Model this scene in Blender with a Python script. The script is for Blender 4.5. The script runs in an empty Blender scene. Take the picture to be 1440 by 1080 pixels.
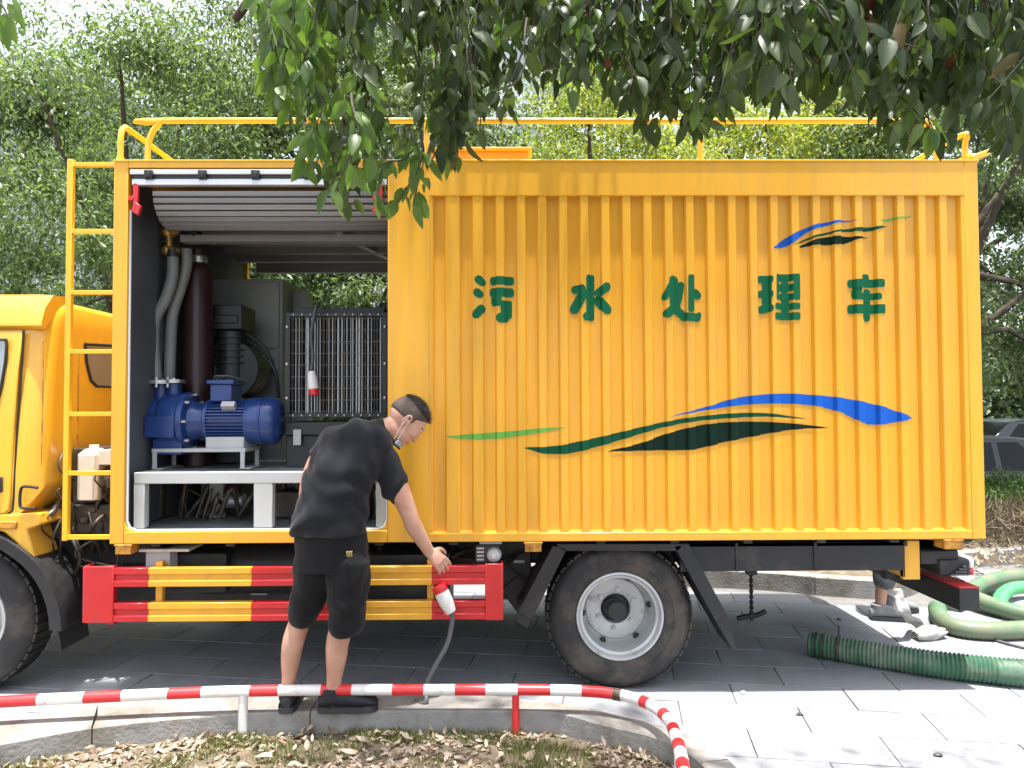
import bpy, math, random
import numpy as np
from mathutils import Vector, Matrix, noise
from mathutils.geometry import tessellate_polygon
random.seed(7); rng = np.random.default_rng(7)
S = bpy.context.scene; COL = S.collection
pi = math.pi; V = Vector

# ------------------------------------------------------------ camera, world, sun, exposure
F = 1047.0
YAW, PIT, ROL = 0.01139, 0.03063, -0.003935
CP = V((0, -4.0, 1.55))
_f = V((math.sin(YAW)*math.cos(PIT), math.cos(YAW)*math.cos(PIT), math.sin(PIT)))
_r = V((math.cos(YAW), -math.sin(YAW), 0)); _u = _r.cross(_f)
CR = _r*math.cos(ROL) + _u*math.sin(ROL); CU = -_r*math.sin(ROL) + _u*math.cos(ROL); CF = _f
cam = bpy.data.cameras.new('camera'); co = bpy.data.objects.new('camera', cam); COL.objects.link(co)
cam.sensor_width = 36; cam.lens = 36*F/1440; cam.clip_end = 600; cam.clip_start = 0.05
M3 = Matrix((CR, CU, -CF)).transposed(); co.matrix_world = Matrix.Translation(CP) @ M3.to_4x4()
S.camera = co
SUN_EL, SUN_AZ = math.radians(84.5), math.radians(165)   # azimuth measured clockwise from +Y
w = bpy.data.worlds.new('World'); S.world = w; w.use_nodes = True
nt = w.node_tree; bg = nt.nodes['Background']; sky = nt.nodes.new('ShaderNodeTexSky')
sky.sky_type = 'NISHITA'; sky.sun_disc = False; sky.sun_elevation = SUN_EL; sky.sun_rotation = SUN_AZ
sky.air_density = 1.0; sky.dust_density = 5; sky.ozone_density = 1.0
mxs = nt.nodes.new('ShaderNodeMix'); mxs.data_type = 'RGBA'; mxs.inputs[0].default_value = .5; mxs.inputs[7].default_value = (5.6, 5.8, 6.1, 1)   # thin bright summer overcast
nt.links.new(sky.outputs[0], mxs.inputs[6]); nt.links.new(mxs.outputs[2], bg.inputs[0]); bg.inputs[1].default_value = 0.15
sl = bpy.data.lights.new('sun', 'SUN'); so = bpy.data.objects.new('sun', sl); COL.objects.link(so)
sl.energy = 4.2; sl.angle = math.radians(1.2); sl.color = (1, .965, .91)
sd = V((math.sin(SUN_AZ)*math.cos(SUN_EL), math.cos(SUN_AZ)*math.cos(SUN_EL), math.sin(SUN_EL)))
so.rotation_euler = sd.to_track_quat('Z', 'Y').to_euler()
S.view_settings.view_transform = 'Standard'; S.view_settings.look = 'None'
S.view_settings.exposure = 1.38; S.view_settings.gamma = 1; S.view_settings.use_curve_mapping = False
S.render.engine = 'CYCLES'

def ray(px, py): return CF + CR*((px-720)/F) - CU*((py-540)/F)
def P(px, py, Y): d = ray(px, py); return CP + d*((Y-CP.y)/d.y)
def G(px, py, z=0.0): d = ray(px, py); return CP + d*((z-CP.z)/d.z)
def X(px, Y=0.0, py=500): return P(px, py, Y).x
def Z(py, Y=0.0, px=700): return P(px, py, Y).z

# ------------------------------------------------------------ mesh builder
class B:
    def __init__(s): s.v = []; s.f = []; s.m = []
    def add(s, vs, fs, mi=0):
        o = len(s.v); s.v += [tuple(v) for v in vs]; s.f += [tuple(i+o for i in f) for f in fs]; s.m += [mi]*len(fs); return s
    def box(s, x0, x1, y0, y1, z0, z1, mi=0):
        if x0 > x1: x0, x1 = x1, x0
        if z0 > z1: z0, z1 = z1, z0
        vs = [(x, y, z) for z in (z0, z1) for y in (y0, y1) for x in (x0, x1)]
        return s.add(vs, [(0,2,3,1),(4,5,7,6),(0,1,5,4),(2,6,7,3),(0,4,6,2),(1,3,7,5)], mi)
    def obox(s, c, ax, ay, az, mi=0):     # centre and three half vectors
        c, ax, ay, az = V(c), V(ax), V(ay), V(az)
        vs = [c + ax*i + ay*j + az*k for k in (-1,1) for j in (-1,1) for i in (-1,1)]
        return s.add(vs, [(0,2,3,1),(4,5,7,6),(0,1,5,4),(2,6,7,3),(0,4,6,2),(1,3,7,5)], mi)
    def beam(s, p0, p1, w, h, up=(0,0,1), mi=0):
        p0, p1 = V(p0), V(p1); d = p1-p0; L = d.length; d.normalize()
        sd_ = d.cross(V(up)); sd_.normalize(); u = sd_.cross(d)
        return s.obox((p0+p1)/2, d*L/2, sd_*w/2, u*h/2, mi)
    def loft(s, rings, caps=True, mi=0, closed=True):
        n = len(rings[0]); o = len(s.v); fs = []
        for r in rings: s.v += [tuple(p) for p in r]
        for k in range(len(rings)-1):
            for i in range(n if closed else n-1):
                j = (i+1) % n
                fs.append((o+k*n+i, o+k*n+j, o+(k+1)*n+j, o+(k+1)*n+i))
        if caps: fs += [tuple(o+i for i in range(n))[::-1], tuple(o+(len(rings)-1)*n+i for i in range(n))]
        s.f += fs; s.m += [mi]*len(fs); return s
    def tube(s, pts, r, n=12, caps=True, mi=0, up=None):
        pts = [V(p) for p in pts]; k = len(pts); rs = r if isinstance(r, list) else [r]*k
        rings = []; ref = V(up) if up else None
        for i in range(k):
            d = (pts[min(i+1, k-1)] - pts[max(i-1, 0)]).normalized()
            if ref is None: ref = V((0,0,1)) if abs(d.z) < .9 else V((0,1,0))
            a = (ref - d*ref.dot(d)).normalized(); b = d.cross(a)
            if not up: ref = a
            ra, rb = rs[i] if isinstance(rs[i], (tuple, list)) else (rs[i], rs[i])
            rings.append([pts[i] + a*(ra*math.cos(2*pi*j/n)) + b*(rb*math.sin(2*pi*j/n)) for j in range(n)])
        return s.loft(rings, caps, mi)
    def cyl(s, p0, p1, r0, r1=None, n=20, caps=True, mi=0): return s.tube([p0, p1], [r0, r0 if r1 is None else r1], n, caps, mi)
    def lathe(s, prof, org, axis=(0,1,0), n=40, caps=False, mi=0):   # prof = (radius, height along axis)
        axis = V(axis).normalized(); ref = V((0,0,1)) if abs(axis.z) < .9 else V((1,0,0))
        a = (ref-axis*ref.dot(axis)).normalized(); b = axis.cross(a); org = V(org)
        rings = [[org + axis*h + a*(r*math.cos(2*pi*j/n)) + b*(r*math.sin(2*pi*j/n)) for j in range(n)] for r, h in prof]
        return s.loft(rings, caps, mi)
    def prism(s, poly, f, d, mi=0):        # poly: 2d points, f maps (a,b)->point, d = extrusion vector
        p = [V(f(a, b)) for a, b in poly]; n = len(p); d = V(d); o = len(s.v)
        s.v += [tuple(q) for q in p] + [tuple(q+d) for q in p]
        fs = [tuple(o+i for i in t) for t in tessellate_polygon([p])] ; fs += [tuple(o+n+i for i in t[::-1]) for t in tessellate_polygon([p])]
        fs += [(o+i, o+(i+1) % n, o+n+(i+1) % n, o+n+i) for i in range(n)]
        s.f += fs; s.m += [mi]*len(fs); return s
    def ball(s, c, r, rot=None, n=12, mi=0):
        rx, ry, rz = r if isinstance(r, (tuple, list)) else (r, r, r); c = V(c); rings = []
        for i in range(1, n):
            t = pi*i/n; ring = []
            for j in range(2*n):
                q = V((rx*math.sin(t)*math.cos(pi*j/n), ry*math.sin(t)*math.sin(pi*j/n), -rz*math.cos(t)))
                ring.append(c + (rot @ q if rot else q))
            rings.append(ring)
        return s.loft(rings, True, mi)
    def build(s, name, mats, parent=None, bevel=0, smooth=None, label=None, recalc=True, seg=2):
        me = bpy.data.meshes.new(name); me.from_pydata(s.v, [], s.f)
        if not isinstance(mats, (list, tuple)): mats = [mats]
        for m_ in mats: me.materials.append(m_)
        if len(mats) > 1: me.polygons.foreach_set('material_index', s.m)
        if recalc:
            import bmesh
            bm = bmesh.new(); bm.from_mesh(me); bmesh.ops.recalc_face_normals(bm, faces=bm.faces); bm.to_mesh(me); bm.free()
        if smooth is not None:
            me.polygons.foreach_set('use_smooth', [True]*len(me.polygons)); me.set_sharp_from_angle(angle=math.radians(smooth))
        o = bpy.data.objects.new(name, me); COL.objects.link(o)
        if parent: o.parent = parent; o.matrix_parent_inverse = Matrix.Translation(-WL(parent))
        if label: o['label'] = label
        if bevel:
            b = o.modifiers.new('b', 'BEVEL'); b.width = bevel; b.segments = seg; b.limit_method = 'ANGLE'; b.angle_limit = math.radians(40)
            me.polygons.foreach_set('use_smooth', [True]*len(me.polygons)); me.set_sharp_from_angle(angle=math.radians(smooth or 30)) 
            b.harden_normals = False
        return o

def WL(o): return o.location.copy() if o.parent is None else V((0, 0, 0))   # part meshes are built in world coordinates
def thing(name, label, cat, loc=(0,0,0), group=None):
    o = bpy.data.objects.new(name, None); COL.objects.link(o); o.location = loc; o.empty_display_size = .1
    return tag(o, label, cat, group)
def tag(o, label, cat, group=None):
    o['label'] = label; o['category'] = cat
    if group: o['group'] = group
    return o
def struct(o): o['kind'] = 'structure'; return o
def stuff(o): o['kind'] = 'stuff'; return o
def copy_tree(o, parent=None):
    kids = list(o.children); c = o.copy(); COL.objects.link(c); c.parent = parent
    for ch in kids: copy_tree(ch, c)
    return c
def crom(pts, k=6):                         # Catmull-Rom through points (tuples of any length)
    pts = [np.array(p, float) for p in pts]; out = []
    for i in range(len(pts)-1):
        a, b, c, d = pts[max(i-1, 0)], pts[i], pts[i+1], pts[min(i+2, len(pts)-1)]
        for j in range(k):
            t = j/k; out.append(.5*((2*b)+(c-a)*t+(2*a-5*b+4*c-d)*t*t+(3*b-a-3*c+d)*t**3))
    out.append(pts[-1]); return out

# ------------------------------------------------------------ materials
def mat(name, col, rough=.5, metal=0, coat=0, bump=0, bscale=60, vary=0, vscale=4, dirt=None, dscale=3, dthr=.6, spec=.5, stretch=(1,1,1), streak=None, trans=0):
    m = bpy.data.materials.new(name); m.use_nodes = True; n = m.node_tree.nodes; l = m.node_tree.links
    b = n['Principled BSDF']; b.inputs['Base Color'].default_value = (*col, 1); b.inputs['Roughness'].default_value = rough
    b.inputs['Metallic'].default_value = metal; b.inputs['Coat Weight'].default_value = coat; b.inputs['Coat Roughness'].default_value = .12
    b.inputs['Specular IOR Level'].default_value = spec
    if trans: b.inputs['Transmission Weight'].default_value = trans
    if vary or dirt or bump:
        tc = n.new('ShaderNodeTexCoord'); mp = n.new('ShaderNodeMapping'); mp.inputs['Scale'].default_value = stretch; l.new(tc.outputs['Object'], mp.inputs[0])
    last = None
    if vary:
        t = n.new('ShaderNodeTexNoise'); t.inputs['Scale'].default_value = vscale; t.inputs['Detail'].default_value = 6; l.new(mp.outputs[0], t.inputs[0])
        mr = n.new('ShaderNodeMapRange'); mr.inputs[1].default_value = .3; mr.inputs[2].default_value = .7; mr.inputs[3].default_value = 1-vary; mr.inputs[4].default_value = 1+vary; l.new(t.outputs[0], mr.inputs[0])
        mx = n.new('ShaderNodeVectorMath'); mx.operation = 'SCALE'; mx.inputs[0].default_value = col; l.new(mr.outputs[0], mx.inputs['Scale']); last = mx.outputs[0]
        l.new(last, b.inputs['Base Color'])
        rr = n.new('ShaderNodeMapRange'); rr.inputs[3].default_value = max(0, rough-.12); rr.inputs[4].default_value = min(1, rough+.12); l.new(t.outputs[0], rr.inputs[0]); l.new(rr.outputs[0], b.inputs['Roughness'])
    if dirt:
        t = n.new('ShaderNodeTexNoise'); t.inputs['Scale'].default_value = dscale; t.inputs['Detail'].default_value = 9; t.inputs['Roughness'].default_value = .65; l.new(mp.outputs[0], t.inputs[0])
        mr = n.new('ShaderNodeMapRange'); mr.inputs[1].default_value = dthr-.08; mr.inputs[2].default_value = dthr+.12; l.new(t.outputs[0], mr.inputs[0])
        mx = n.new('ShaderNodeMix'); mx.data_type = 'RGBA'; l.new(mr.outputs[0], mx.inputs[0]); mx.inputs[6].default_value = (*col, 1); mx.inputs[7].default_value = (*dirt, 1)
        if last: l.new(last, mx.inputs[6])
        l.new(mx.outputs[2], b.inputs['Base Color'])
    if streak:                               # rain runs and road film, thicker low down
        m2 = n.new('ShaderNodeMapping'); m2.inputs['Scale'].default_value = (9, 9, .7); l.new(tc.outputs['Object'], m2.inputs[0])
        t = n.new('ShaderNodeTexNoise'); t.inputs['Scale'].default_value = 1.6; t.inputs['Detail'].default_value = 7; t.inputs['Roughness'].default_value = .7; l.new(m2.outputs[0], t.inputs[0])
        mr = n.new('ShaderNodeMapRange'); mr.inputs[1].default_value = .48; mr.inputs[2].default_value = .80; mr.inputs[4].default_value = .42; l.new(t.outputs[0], mr.inputs[0])
        sp = n.new('ShaderNodeSeparateXYZ'); l.new(tc.outputs['Object'], sp.inputs[0]); hr = n.new('ShaderNodeMapRange'); hr.inputs[1].default_value = 1.25; hr.inputs[2].default_value = .80; hr.inputs[4].default_value = .22; l.new(sp.outputs[2], hr.inputs[0])
        t2 = n.new('ShaderNodeTexNoise'); t2.inputs['Scale'].default_value = 7; t2.inputs['Detail'].default_value = 8; l.new(mp.outputs[0], t2.inputs[0]); ml = n.new('ShaderNodeMath'); ml.operation = 'MULTIPLY'; l.new(hr.outputs[0], ml.inputs[0]); l.new(t2.outputs[0], ml.inputs[1])
        ad = n.new('ShaderNodeMath'); ad.operation = 'ADD'; ad.use_clamp = True; l.new(mr.outputs[0], ad.inputs[0]); l.new(ml.outputs[0], ad.inputs[1])
        mx = n.new('ShaderNodeMix'); mx.data_type = 'RGBA'; l.new(ad.outputs[0], mx.inputs[0]); mx.inputs[7].default_value = (*streak, 1)
        if b.inputs['Base Color'].links: l.new(b.inputs['Base Color'].links[0].from_socket, mx.inputs[6])
        else: mx.inputs[6].default_value = (*col, 1)
        l.new(mx.outputs[2], b.inputs['Base Color'])
    if bump:
        t = n.new('ShaderNodeTexNoise'); t.inputs['Scale'].default_value = bscale; t.inputs['Detail'].default_value = 5; l.new(mp.outputs[0], t.inputs[0])
        bp = n.new('ShaderNodeBump'); bp.inputs['Strength'].default_value = bump; bp.inputs['Distance'].default_value = .01; l.new(t.outputs[0], bp.inputs['Height']); l.new(bp.outputs[0], b.inputs['Normal'])
    return m
def leafmat(name, dark, light, transl=.35, rough=.45, tint=None):
    m = bpy.data.materials.new(name); m.use_nodes = True; n = m.node_tree.nodes; l = m.node_tree.links; n.clear()
    out = n.new('ShaderNodeOutputMaterial'); g = n.new('ShaderNodeNewGeometry'); cr = n.new('ShaderNodeValToRGB')
    cr.color_ramp.elements[0].color = (*dark, 1); cr.color_ramp.elements[1].color = (*light, 1)
    if tint:
        e = cr.color_ramp.elements.new(.975); e.color = (*light, 1); cr.color_ramp.elements[-1].color = (*tint, 1)
    oi = n.new('ShaderNodeObjectInfo'); ad = n.new('ShaderNodeMath'); ad.operation = 'ADD'; fr_ = n.new('ShaderNodeMath'); fr_.operation = 'FRACT'
    l.new(g.outputs['Random Per Island'], ad.inputs[0]); l.new(oi.outputs['Random'], ad.inputs[1]); l.new(ad.outputs[0], fr_.inputs[0]); l.new(fr_.outputs[0], cr.inputs[0])
    b = n.new('ShaderNodeBsdfPrincipled'); b.inputs['Roughness'].default_value = rough; b.inputs['Specular IOR Level'].default_value = .45; l.new(cr.outputs[0], b.inputs['Base Color'])
    t = n.new('ShaderNodeBsdfTranslucent'); mu = n.new('ShaderNodeVectorMath'); mu.operation = 'MULTIPLY'; mu.inputs[1].default_value = (1.5, 1.6, .6); l.new(cr.outputs[0], mu.inputs[0]); l.new(mu.outputs[0], t.inputs[0])
    mx = n.new('ShaderNodeMixShader'); mx.inputs[0].default_value = transl; l.new(b.outputs[0], mx.inputs[1]); l.new(t.outputs[0], mx.inputs[2]); l.new(mx.outputs[0], out.inputs[0])
    return m
YEL = (.81, .41, .022)
m_yel = mat('yellow_paint', YEL, .42, coat=.25, vary=.05, vscale=2.2, bump=.02, bscale=9, streak=(.42, .25, .09))
m_yeltube = mat('yellow_tube_paint', (.82, .47, .02), .35, coat=.3, vary=.05)
m_cab = mat('cab_paint', (.84, .47, .03), .3, coat=.6, vary=.05, vscale=2, streak=(.5, .32, .14))
m_rusty = mat('rusty_yellow', (.62, .30, .03), .6, dirt=(.22, .08, .02), dscale=16, dthr=.5, bump=.1)
m_green = mat('lettering_green', (.003, .125, .055), .7, spec=.2)
m_dgreen = mat('dark_green_print', (.004, .022, .014), .7, spec=.15)
m_mgreen = mat('mid_green_print', (.003, .075, .035), .7, spec=.2)
m_lgreen = mat('light_green_print', (.12, .40, .05), .45, coat=.2)
m_blue = mat('blue_print', (.004, .11, .55), .6, spec=.3)
m_slat = mat('aluminium_slat', (.30, .305, .31), .42, metal=.35, vary=.08, vscale=3, stretch=(.3, 4, 4))
m_alu = mat('bright_aluminium', (.62, .63, .65), .35, metal=.5, vary=.05)
m_blk = mat('black_rubber', (.018, .018, .019), .6, vary=.2, vscale=20)
m_blkmet = mat('black_chassis_paint', (.016, .016, .017), .5, vary=.3, vscale=6, dirt=(.06, .05, .045), dscale=5, dthr=.62)
m_tyre = mat('tyre_rubber', (.022, .021, .021), .72, vary=.25, vscale=5, dirt=(.085, .072, .058), dscale=5, dthr=.56, bump=.12, bscale=90)
m_rim = mat('silver_rim_paint', (.50, .51, .51), .42, metal=.35, vary=.08, vscale=6, dirt=(.16, .14, .12), dscale=7, dthr=.66)
m_red = mat('red_guard_paint', (.50, .015, .02), .4, coat=.3, vary=.1, vscale=5, dirt=(.22, .05, .04), dscale=8, dthr=.7)
m_redpl = mat('red_plastic', (.62, .015, .02), .35, coat=.2)
m_inner = mat('interior_grey_wall', (.075, .082, .095), .55, vary=.15, vscale=3)
m_cabinet = mat('grey_green_cabinet', (.33, .35, .33), .5, vary=.08, vscale=3)
m_dark = mat('dark_machine_paint', (.02, .023, .023), .45, vary=.3, vscale=8)
m_maroon = mat('maroon_column_paint', (.035, .012, .014), .4, vary=.2)
m_frame = mat('light_grey_steel', (.46, .48, .48), .45, vary=.08, vscale=6, dirt=(.2, .19, .17), dscale=12, dthr=.7)
m_floor = mat('chequered_steel_floor', (.30, .33, .36), .4, metal=.4, vary=.15, bump=.3, bscale=70)
m_pump = mat('blue_machine_paint', (.014, .045, .19), .33, coat=.3, vary=.15, vscale=9)
m_brass = mat('brass', (.42, .27, .09), .35, metal=.8, vary=.25, vscale=30)
m_steel = mat('bare_steel', (.5, .5, .5), .3, metal=.85, vary=.1)
m_hoseclr = mat('grey_flexible_hose', (.20, .21, .21), .4, vary=.12)
m_white = mat('white_plastic', (.74, .73, .70), .4, vary=.05, vscale=8)
m_jug = mat('milky_plastic', (.70, .62, .48), .45, vary=.1, vscale=8)
m_glass = mat('dark_glass', (.04, .045, .05), .06, spec=.8)
m_bglass = mat('pale_window_glass', (.33, .37, .38), .08, spec=.9)
m_clutter = mat('oily_engine_metal', (.045, .042, .038), .5, metal=.4, vary=.4, vscale=20, dirt=(.13, .085, .05), dscale=14, dthr=.55)
m_hoseg = mat('green_pvc_hose', (.05, .135, .08), .6, vary=.2, vscale=5, dirt=(.22, .26, .19), dscale=4, dthr=.55)
m_hoseg2 = mat('faded_green_hose', (.10, .185, .105), .5, vary=.15, vscale=5, dirt=(.17, .18, .12), dscale=5, dthr=.5)
m_hoseg3 = mat('bright_green_flat_hose', (.08, .42, .14), .4, vary=.1)
m_cable = mat('grey_cable', (.10, .10, .105), .5, vary=.15)
m_skin = mat('skin', (.54, .315, .225), .5, vary=.14, vscale=9, dirt=(.50, .235, .165), dscale=11, dthr=.56, spec=.4, bump=.05, bscale=220)
m_hair = mat('black_hair', (.012, .011, .011), .6, bump=.6, bscale=320, stretch=(1, 1, 3))
m_fade = mat('cropped_hair', (.075, .055, .045), .75, bump=.5, bscale=420)
m_shirt = mat('black_cotton', (.011, .012, .016), .85, vary=.12, vscale=6, bump=.2, bscale=500, spec=.25)
m_short = mat('black_shorts_fabric', (.009, .009, .010), .85, vary=.1, vscale=6, bump=.2, bscale=500, spec=.2)
m_shoe = mat('black_sports_shoe', (.015, .016, .02), .7, bump=.3, bscale=260)
m_sole = mat('dark_sole', (.03, .03, .034), .6)
m_mask = mat('pale_mask_cloth', (.27, .33, .34), .85)
for m_ in (m_shirt, m_short): m_.node_tree.nodes['Principled BSDF'].inputs['Sheen Weight'].default_value = .10
m_gold = mat('yellow_print', (.35, .27, .08), .6)
m_greyc = mat('grey_cotton', (.10, .105, .115), .9, bump=.2, bscale=400)
m_rag = mat('white_canvas', (.36, .35, .33), .8, vary=.12, vscale=14, bump=.25, bscale=60)
m_slip = mat('grey_canvas_shoe', (.20, .20, .20), .85, bump=.3, bscale=200)
m_railw = mat('white_rail_paint', (.74, .73, .71), .4, vary=.06, vscale=8, dirt=(.32, .27, .22), dscale=14, dthr=.66, bump=.05)
m_railr = mat('red_rail_paint', (.66, .035, .04), .4, vary=.08, vscale=8, dirt=(.35, .12, .09), dscale=14, dthr=.7, bump=.05)
m_kerb = mat('kerb_stone', (.27, .262, .25), .85, vary=.15, vscale=6, dirt=(.17, .15, .12), dscale=5, dthr=.55, bump=.5, bscale=60)
m_soil = mat('bed_soil', (.20, .155, .11), .95, vary=.3, vscale=14, dirt=(.10, .085, .05), dscale=9, dthr=.5, bump=1, bscale=60)
m_asph = mat('asphalt', (.055, .055, .056), .85, vary=.2, vscale=20, bump=.4, bscale=120)
m_bark = mat('bark', (.075, .058, .042), .9, vary=.3, vscale=8, bump=1, bscale=30, stretch=(3, 3, .6))
m_twig = mat('green_twig', (.06, .055, .03), .7)
m_wall = mat('pale_render', (.62, .64, .66), .8, vary=.06, vscale=.6, bump=.05)
m_wall2 = mat('cool_grey_render', (.42, .45, .50), .8, vary=.06, vscale=.6)
m_cglass = mat('car_glass', (.006, .007, .009), .12, spec=.25)
m_lens = mat('red_lamp_lens', (.45, .01, .015), .2, coat=.5)
m_carg = mat('grey_car_paint', (.035, .037, .04), .3, metal=.2, coat=.5)
m_card = mat('dark_car_paint', (.008, .008, .010), .3, coat=.4)
def stone_mat():
    m = mat('paving_stone', (.27, .28, .30), .75, vary=.10, vscale=1.3, dirt=(.20, .20, .21), dscale=2.2, dthr=.58, bump=.25, bscale=150)
    n = m.node_tree.nodes; l = m.node_tree.links; b = n['Principled BSDF']
    src = b.inputs['Base Color'].links[0].from_socket
    g = n.new('ShaderNodeObjectInfo'); mr = n.new('ShaderNodeMapRange'); mr.inputs[3].default_value = .88; mr.inputs[4].default_value = 1.1; l.new(g.outputs['Random'], mr.inputs[0])
    sc = n.new('ShaderNodeVectorMath'); sc.operation = 'SCALE'; l.new(src, sc.inputs[0]); l.new(mr.outputs[0], sc.inputs['Scale'])
    # fine speckle of granite
    tc = n.new('ShaderNodeNewGeometry'); t = n.new('ShaderNodeTexNoise'); t.inputs['Scale'].default_value = 260; l.new(tc.outputs['Position'], t.inputs[0])
    m2 = n.new('ShaderNodeMapRange'); m2.inputs[1].default_value = .3; m2.inputs[2].default_value = .7; m2.inputs[3].default_value = .82; m2.inputs[4].default_value = 1.15; l.new(t.outputs[0], m2.inputs[0])
    s2 = n.new('ShaderNodeVectorMath'); s2.operation = 'SCALE'; l.new(sc.outputs[0], s2.inputs[0]); l.new(m2.outputs[0], s2.inputs['Scale']); l.new(s2.outputs[0], b.inputs['Base Color'])
    for nd in n:                                     # world-space pattern so that slabs do not repeat
        if nd.type == 'MAPPING':
            for lk in list(nd.inputs[0].links): l.remove(lk)
            l.new(tc.outputs['Position'], nd.inputs[0])
    return m
m_stone = stone_mat()
m_joint = mat('joint_mortar', (.16, .155, .15), .95, vary=.2, vscale=10)
m_leafA = leafmat('tree_leaf', (.050, .090, .036), (.20, .27, .14), .38)
m_leafB = leafmat('tree_leaf_deep', (.042, .075, .036), (.17, .23, .125), .36)
m_leafY = leafmat('tree_leaf_yellow', (.12, .18, .03), (.36, .37, .09), .4)
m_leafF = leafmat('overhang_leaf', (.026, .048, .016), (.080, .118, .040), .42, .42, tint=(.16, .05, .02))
m_leafL = leafmat('overhang_leaf_lit', (.06, .12, .03), (.14, .23, .06), .5, .4)  # paler copy of the overhang leaf, sunlight put into its colour
m_hedge = leafmat('hedge_leaf', (.03, .08, .015), (.09, .17, .035), .3)
m_dry = leafmat('dry_leaf', (.15, .10, .065), (.50, .42, .34), .15, .7, tint=(.30, .10, .05))
m_grass = leafmat('grass_blade', (.06, .10, .02), (.24, .24, .09), .3)
m_twigdry = leafmat('dry_twigs', (.06, .045, .03), (.22, .17, .11), .1)
# ------------------------------------------------------------ ground, paving, kerbs, beds
g = B(); g.add([(-150,-150,-.42),(150,-150,-.42),(150,250,-.42),(-150,250,-.42)], [(0,1,2,3)]); struct(g.build('ground', m_asph))
KZ = .06
near_px = [(-150, 1078), (-60, 1056), (0, 1046), (150, 1020), (330, 1004), (540, 1000), (700, 1000), (785, 1002), (850, 1018), (920, 1035), (975, 1062), (1010, 1110), (1030, 1200)]
near = [G(a, b, KZ) for a, b in near_px]; near = [near[0] + V((-2.2, -1.0, 0))] + near + [V((near[-1].x+.1, -6, KZ))]
near_s = [V(p) for p in crom([tuple(p) for p in near], 8)]
def yk(x):                                  # Y of the near kerb front at x (inf beyond it)
    for a, b in zip(near_s[:-1], near_s[1:]):
        if a.x <= x <= b.x and b.x-a.x > 1e-6: return a.y + (b.y-a.y)*(x-a.x)/(b.x-a.x)
    return -9 if x > 0 else near_s[0].y
far = [V((-9, 4.3, 0)), V((-3, 3.13, 0)), G(960, 823), G(1167, 837), G(1240, 841), G(1275, 838), G(1300, 826), V((4.2, 3.05, 0)), V((6.5, 3.5, 0)), V((11, 3.7, 0))]
far_s = [V(p) for p in crom([tuple(p) for p in far], 6)]
def yf(x):
    for a, b in zip(far_s[:-1], far_s[1:]):
        if min(a.x, b.x) <= x <= max(a.x, b.x): return a.y + (b.y-a.y)*(x-a.x)/(b.x-a.x+1e-9)
    return 4
base = B(); st = .1
for i in range(-75, 100):
    x = i*st; y0 = yk(x+.05)+.08; y1 = yf(x+.05)+.1
    if y0 < -3.4: y0 = -3.4
    base.add([(x, y0, -.012), (x+st, y0, -.012), (x+st, y1, -.012), (x, y1, -.012)], [(0,1,2,3)])
pave = struct(base.build('pavement', m_joint))
ang = math.radians(-9); ux = V((math.cos(ang), math.sin(ang), 0)); uy = V((-math.sin(ang), math.cos(ang), 0))
bedpoly = [(p.x, p.y) for p in near_s] + [(near_s[-1].x, -8), (near_s[0].x-3, -8), (near_s[0].x-3, near_s[0].y)]
def inbed(x, y):
    c = False
    for (a, b_), (c2, d2) in zip(bedpoly, bedpoly[1:]+bedpoly[:1]):
        if (b_ > y) != (d2 > y) and x < (c2-a)*(y-b_)/(d2-b_)+a: c = not c
    return c
SW, SL = .60, .30
sm = B().box(-SW/2+.0025, SW/2-.0025, -SL/2+.0025, SL/2-.0025, -.02, 0)
proto = sm.build('paving_slab', m_stone, None, bevel=.002, seg=1); me_slab = proto.data
cands = []; cutslabs = []
for j in range(-14, 16):
    for i in range(-16, 20):
        c = ux*(i*SW + (SW*.5 if j % 2 else 0)) + uy*(j*SL) + V((0, -.05, 0))
        cs = [c+ux*(a*SW/2)+uy*(b*SL/2) for a in (-1, 1) for b in (-1, 1)]
        cut = [inbed(q.x-.03, q.y-.03) for q in cs+[c]]
        if any(cut) and not all(cut) and all(q.y < yf(q.x) for q in cs): cutslabs.append(c)
        if not any(inbed(q.x-.03, q.y-.03) for q in cs+[c]) and all(q.y < yf(q.x)-.0 for q in cs) and c.y > -3.3: cands.append(c)
cands.sort(key=lambda c: (c-V((.3, -3.2, 0))).length)
vis = [c for c in cands if abs(c.x-0)/(c.y+4.05) < .86 and c.y > -1.4]
rest = [c for c in cands if c not in vis] + vis[298:]; vis = vis[:298]
for k, c in enumerate(vis):
    o = proto if k == 0 else proto.copy()
    if k: COL.objects.link(o)
    o.location = c + V((0, 0, random.uniform(-.0015, .0015))); o.rotation_euler = (random.gauss(0, .0015), random.gauss(0, .0015), ang+random.gauss(0, .0015)); o.parent = pave
sb = B()
for c in rest: sb.obox(c + V((0, 0, -.01)), ux*(SW/2-.0025), uy*(SL/2-.0025), V((0, 0, .01)))
for c in cutslabs:                          # slabs cut to fit against the kerb
    for a in range(12):
        for b_ in range(6):
            q = c + ux*(-SW/2+.0025+(SW-.005)*(a+.5)/12) + uy*(-SL/2+.0025+(SL-.005)*(b_+.5)/6)
            if not inbed(q.x-.05, q.y-.05) and not inbed(q.x-.02, q.y-.06) and not inbed(q.x, q.y): 
                h1, h2 = ux*(SW-.005)/24, uy*(SL-.005)/12; sb.add([q-h1-h2, q+h1-h2, q+h1+h2, q-h1+h2], [(0, 1, 2, 3)])
o = stuff(sb.build('paving_slab_field', m_stone, pave))

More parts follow.
